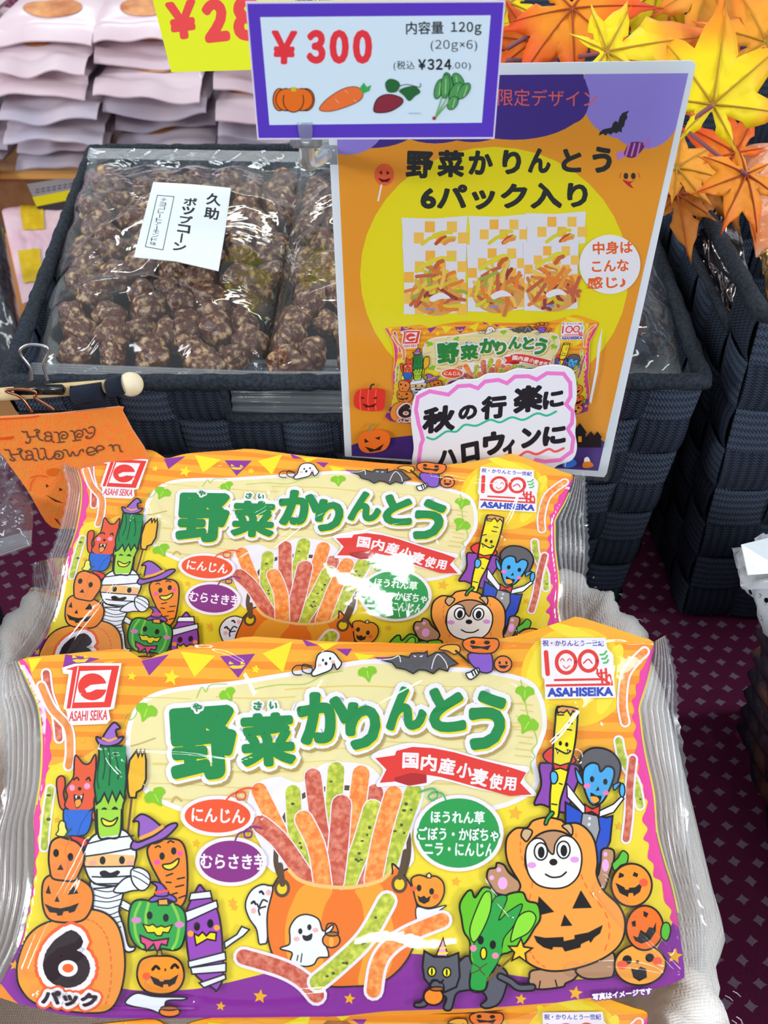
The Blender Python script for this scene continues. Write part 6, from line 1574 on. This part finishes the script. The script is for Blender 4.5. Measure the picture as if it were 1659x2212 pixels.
def binder_clip(lab, p, w, up, wire, flip):
    r = empty('binder_clip', p, lab, 'binder clip', 'binder clips on the dowel')
    bm = bmesh.new(); h = w * .42
    prof = [(-.0005, 0), (-w * .25, -h), (w * .25, -h)]
    V = [bm.verts.new((p.x + sx * w, p.y + a, p.z + b)) for sx in (-1, 1) for a, b in prof]
    bm.faces.new(V[:3]); bm.faces.new(V[3:][::-1])
    for i in range(3): bm.faces.new((V[i], V[i + 3], V[(i + 1) % 3 + 3], V[(i + 1) % 3]))
    bmesh.ops.recalc_face_normals(bm, faces=bm.faces); bmesh.ops.bevel(bm, geom=bm.edges[:], offset=.0005, segments=2, affect='EDGES')
    put('jaw', bm_mesh(bm, mat('black_enamel', '#14161a', rough=.2, spec=.8), True), r)
    for path in up:
        bm = bmesh.new(); tube(bm, path, .0008, 10); put('wire_handle', bm_mesh(bm, wire, True), r)
wl = catmull([(68,822),(66,795),(46,768),(44,755),(58,746),(78,745),(100,750),(104,762),(94,785),(96,800),(103,822)], 5, False)
binder_clip('black binder clip with an upright silver wire loop above the dowel', D(82, 828, .001), .0125, [[D(a, b, .002) for a, b in wl]], steel, 0)
wl2 = catmull([(70,890),(45,858),(15,846),(18,842),(45,841),(74,845),(78,852),(75,858),(90,868),(118,885)], 4, False)
binder_clip('lower binder clip with coppery wire handles folded down over the dowel', D(92, 884, -.004), .0125, [[D(a, b, .0035) for a, b in wl2]], copper, 1)

# ================================================================== artificial maple spray
def leaf_mat(name, c0, c1, c2, r1=.02, r2=.042):
    m = mat(name, c0, rough=.5, spec=.25); nt, N, L = nodes_of(m); b = N['Principled BSDF']
    tc = N.new('ShaderNodeTexCoord'); ln = N.new('ShaderNodeVectorMath'); ln.operation = 'LENGTH'; L.new(tc.outputs['Object'], ln.inputs[0])
    nz = N.new('ShaderNodeTexNoise'); nz.inputs['Scale'].default_value = 45; L.new(tc.outputs['Object'], nz.inputs['Vector'])
    q = math_node(nt, 'ADD', ln.outputs['Value'], math_node(nt, 'MULTIPLY', math_node(nt, 'SUBTRACT', nz.outputs['Fac'], .5), .02))
    r = N.new('ShaderNodeValToRGB'); r.color_ramp.elements[0].position = 0; r.color_ramp.elements[0].color = lin(c0)
    e = r.color_ramp.elements.new(r1 / .06); e.color = lin(c0); e = r.color_ramp.elements.new(r2 / .06); e.color = lin(c1)
    r.color_ramp.elements[-1].position = .95; r.color_ramp.elements[-1].color = lin(c2)
    L.new(math_node(nt, 'DIVIDE', q, .06), r.inputs[0]); L.new(r.outputs[0], b.inputs['Base Color'])
    b.inputs['Subsurface Weight'].default_value = 0
    return m
LM = {'Y': leaf_mat('leaf_yellow', '#f2d818', '#f4a41e', '#ee7a28', .026, .04), 'O': leaf_mat('leaf_orange', '#f09024', '#ee5a1c', '#d8281e', .016, .034),
      'A': leaf_mat('leaf_amber', '#f0a030', '#ef7a2a', '#e85030', .02, .04), 'R': leaf_mat('leaf_red', '#f07a20', '#e8481e', '#d82030', .010, .028), 'B': leaf_mat('leaf_brown', '#a8641c', '#c0701e', '#b04a18', .02, .04)}
def maple_shape(seed, lens):
    """serrated five to seven lobed outline, radius 1 along the main lobe"""
    rr = random.Random(seed); ang = [-140, -88, -44, 0, 44, 88, 140][:len(lens)]
    P = []
    for k, (a, L) in enumerate(zip(ang, lens)):
        a0 = a + rr.uniform(-5, 5); half = 15 if abs(a) < 100 else 12
        # notch before the lobe
        an = (ang[k - 1] + a) / 2 if k else -170
        if k: P.append((math.radians(an), .30 * max(.5, min(L, lens[k - 1]) + .15)))
        else: P.append((math.radians(-172), .07))
        side = []
        m = 6
        for j in range(m):      # outwards, toothed
            t = (j + 1) / (m + 1); wd = (half * 1.25) * (1 - t) ** .8 * (1.12 if j % 2 else .92) * (.7 + .5 * math.sin(math.pi * min(1, t + .15))) / max(.42, t) * .54
            side.append((t, wd))
        for t, wd in side: P.append((math.radians(a0 - min(wd, 24)), L * (.32 + .66 * t)))
        P.append((math.radians(a0), L * 1.04))
        for t, wd in side[::-1]: P.append((math.radians(a0 + min(wd, 24)), L * (.32 + .66 * t) * .99))
    P.append((math.radians(172), .07))
    return [(r * math.sin(a), r * math.cos(a)) for a, r in P], [math.radians(a) for a in ang]
GAR = empty('maple_spray', at_z(1500, 300, .27), 'artificial maple spray with yellow, orange and red leaves, top right', 'artificial leaves')
stalkm = mat('stalk', '#8a5460', rough=.5); veinm = mat('vein', '#b88a28', rough=.6); veinr = mat('vein_red', '#a84a20', rough=.6)
def leaf(px, py, t, size, roll, kind, lens=(.5, .8, .95, 1, .95, .8, .5), tilt=(0, 0), seed=0):
    out, ang = maple_shape(seed, lens)
    vs = [Vector(p) for p in out]; n = len(vs); pts = vs[:]
    rr = random.Random(seed + 50); step = .07
    g = np.arange(-1.1, 1.1, step); P = np.array([(x + (0.5 * step if int(round(y / step)) % 2 else 0), y) for x in g for y in g])
    ins = inside(P, [tuple(v) for v in vs]); P = P[ins]
    d = dist_sil(P[:, 0], P[:, 1], np.array([tuple(v) for v in vs])); P = P[d > .025]
    pts += [Vector(p) for p in P]
    face = list(range(n)); a = sum(vs[i].x * vs[(i + 1) % n].y - vs[(i + 1) % n].x * vs[i].y for i in range(n))
    if a < 0: face = face[::-1]
    r = delaunay_2d_cdt(pts, [], [face], 1, 1e-5)
    V = []
    for q in r[0]:
        rad = q.length; th = math.atan2(q.x, q.y); dd = min(abs((th - b + math.pi) % math.tau - math.pi) for b in ang)
        z = -.22 * rad * min(dd, .5) + .10 * rad * rad * math.sin(th * 2 + seed) - .16 * rad ** 2.2 + .02 * math.sin(rad * 26 + dd * 12) * min(1, dd * 4)
        V.append((q.x * size, q.y * size, z * size))
    k = len(V); F = [tuple(f) for f in r[2]]
    me = mesh_from(V, F, LM[kind])
    o = bpy.data.objects.new('leaf', me); COL.objects.link(o); o.parent = GAR
    sol = o.modifiers.new('thickness', 'SOLIDIFY'); sol.thickness = .0004
    p = Vector(CAM + ray(px, py) * t)
    rot = Matrix.Rotation(math.pi / 2 - PITCH, 4, 'X') @ Matrix.Rotation(math.radians(tilt[0]), 4, 'X') @ Matrix.Rotation(math.radians(tilt[1]), 4, 'Y') @ Matrix.Rotation(-math.radians(roll), 4, 'Z')
    o.matrix_local = Matrix.Translation(p - GAR.location) @ rot
    for b, L in zip(ang, lens):
        bm = bmesh.new(); path = []
        for j in range(7):
            rad = L * .92 * j / 6; z = .10 * rad * rad * math.sin(b * 2 + seed) - .16 * rad ** 2.2
            path.append(Vector((rad * math.sin(b), rad * math.cos(b), z + .006)) * size)
        tube(bm, path, [.0007 * (1 - j / 8) for j in range(7)], 6); me = bm_mesh(bm, veinm if kind in 'YA' else veinr, True)
        v = bpy.data.objects.new('vein', me); COL.objects.link(v); v.parent = o
    return o, p
def stalk(pts, r=.0014):
    bm = bmesh.new(); tube(bm, catmull([Vector(CAM + ray(a, b) * t) for a, b, t in pts], 5, False), r, 8); put('stalk', bm_mesh(bm, stalkm, True), GAR)
LE = [  # px, py, depth, size, roll, kind, lobes, tilt, seed
 (1539, 226, .495, .058, 6, 'Y', (.45, .8, .95, 1.05, .95, .85, .5), (10, 0), 1),
 (1310, 112, .485, .062, 72, 'Y', (.35, .5, .62, 1.2, .6, .5, .4), (-8, 10), 2),
 (1236, 18, .54, .056, 178, 'O', (.7, .95, 1.0, .85, .95, .8, .5), (0, -10), 3),
 (1530, -40, .55, .055, 150, 'A', (.5, .8, .95, 1, .9, .8, .5), (0, 10), 4),
 (1420, -20, .57, .050, 190, 'Y', (.5, .8, .95, 1, .9, .8, .5), (0, 0), 5),
 (1462, 362, .50, .036, 100, 'A', (.4, .7, .85, 1.1, .8, .6, .4), (-10, 0), 6),
 (1612, 376, .47, .033, 205, 'O', (.5, .8, 1.0, 1.0, .95, .8, .5), (0, 8), 7),
 (1545, 392, .53, .040, 120, 'B', (.5, .8, .95, 1, .9, .8, .5), (-20, 0), 8),
 (1100, 6, .60, .040, 200, 'Y', (.5, .8, .95, 1, .9, .8, .5), (0, 0), 9),
 (1462, 420, .51, .034, 175, 'B', (.4, .7, .8, 1.2, .7, .6, .4), (-25, 0), 10),
 (1655, 90, .53, .055, 20, 'A', (.5, .8, .95, 1, .9, .8, .5), (0, -10), 11),
 (1420, 150, .56, .050, 100, 'A', (.5, .8, .95, 1, .9, .8, .5), (0, 0), 12),
 (1370, 60, .58, .050, 40, 'O', (.5, .8, .95, 1, .9, .8, .5), (0, 0), 13),
 (1640, -20, .60, .050, 200, 'R', (.5, .8, .95, 1, .9, .8, .5), (0, 0), 14),
 (1590, 330, .54, .040, 300, 'R', (.5, .8, .95, 1, .9, .8, .5), (0, 0), 15),
 (1180, 150, .58, .034, 260, 'R', (.5, .8, .95, 1, .9, .8, .5), (0, 0), 16),
 (1150, 90, .57, .040, 235, 'R', (.5, .8, .95, 1, .9, .8, .5), (10, 0), 17),
 (1330, -30, .60, .050, 190, 'Y', (.5, .8, .95, 1, .9, .8, .5), (0, 0), 18),
]
for a in LE: leaf(*a[:6], lens=a[6], tilt=a[7], seed=a[8])
stalk([(1486, 268, .50), (1515, 245, .495), (1539, 228, .492)]); stalk([(1486, 284, .50), (1550, 335, .485), (1612, 376, .467)], .0011)
stalk([(1236, 20, .545), (1170, 60, .55), (1095, 105, .56)], .0016); stalk([(1438, 20, .56), (1438, -60, .56)]); stalk([(1095, 130, .57), (1200, 128, .57), (1310, 114, .505)], .0013)
stalk([(1462, 300, .52), (1455, 340, .52), (1462, 364, .51)], .0012)

bpy.data.objects.remove(_fo); bpy.data.curves.remove(_fc)
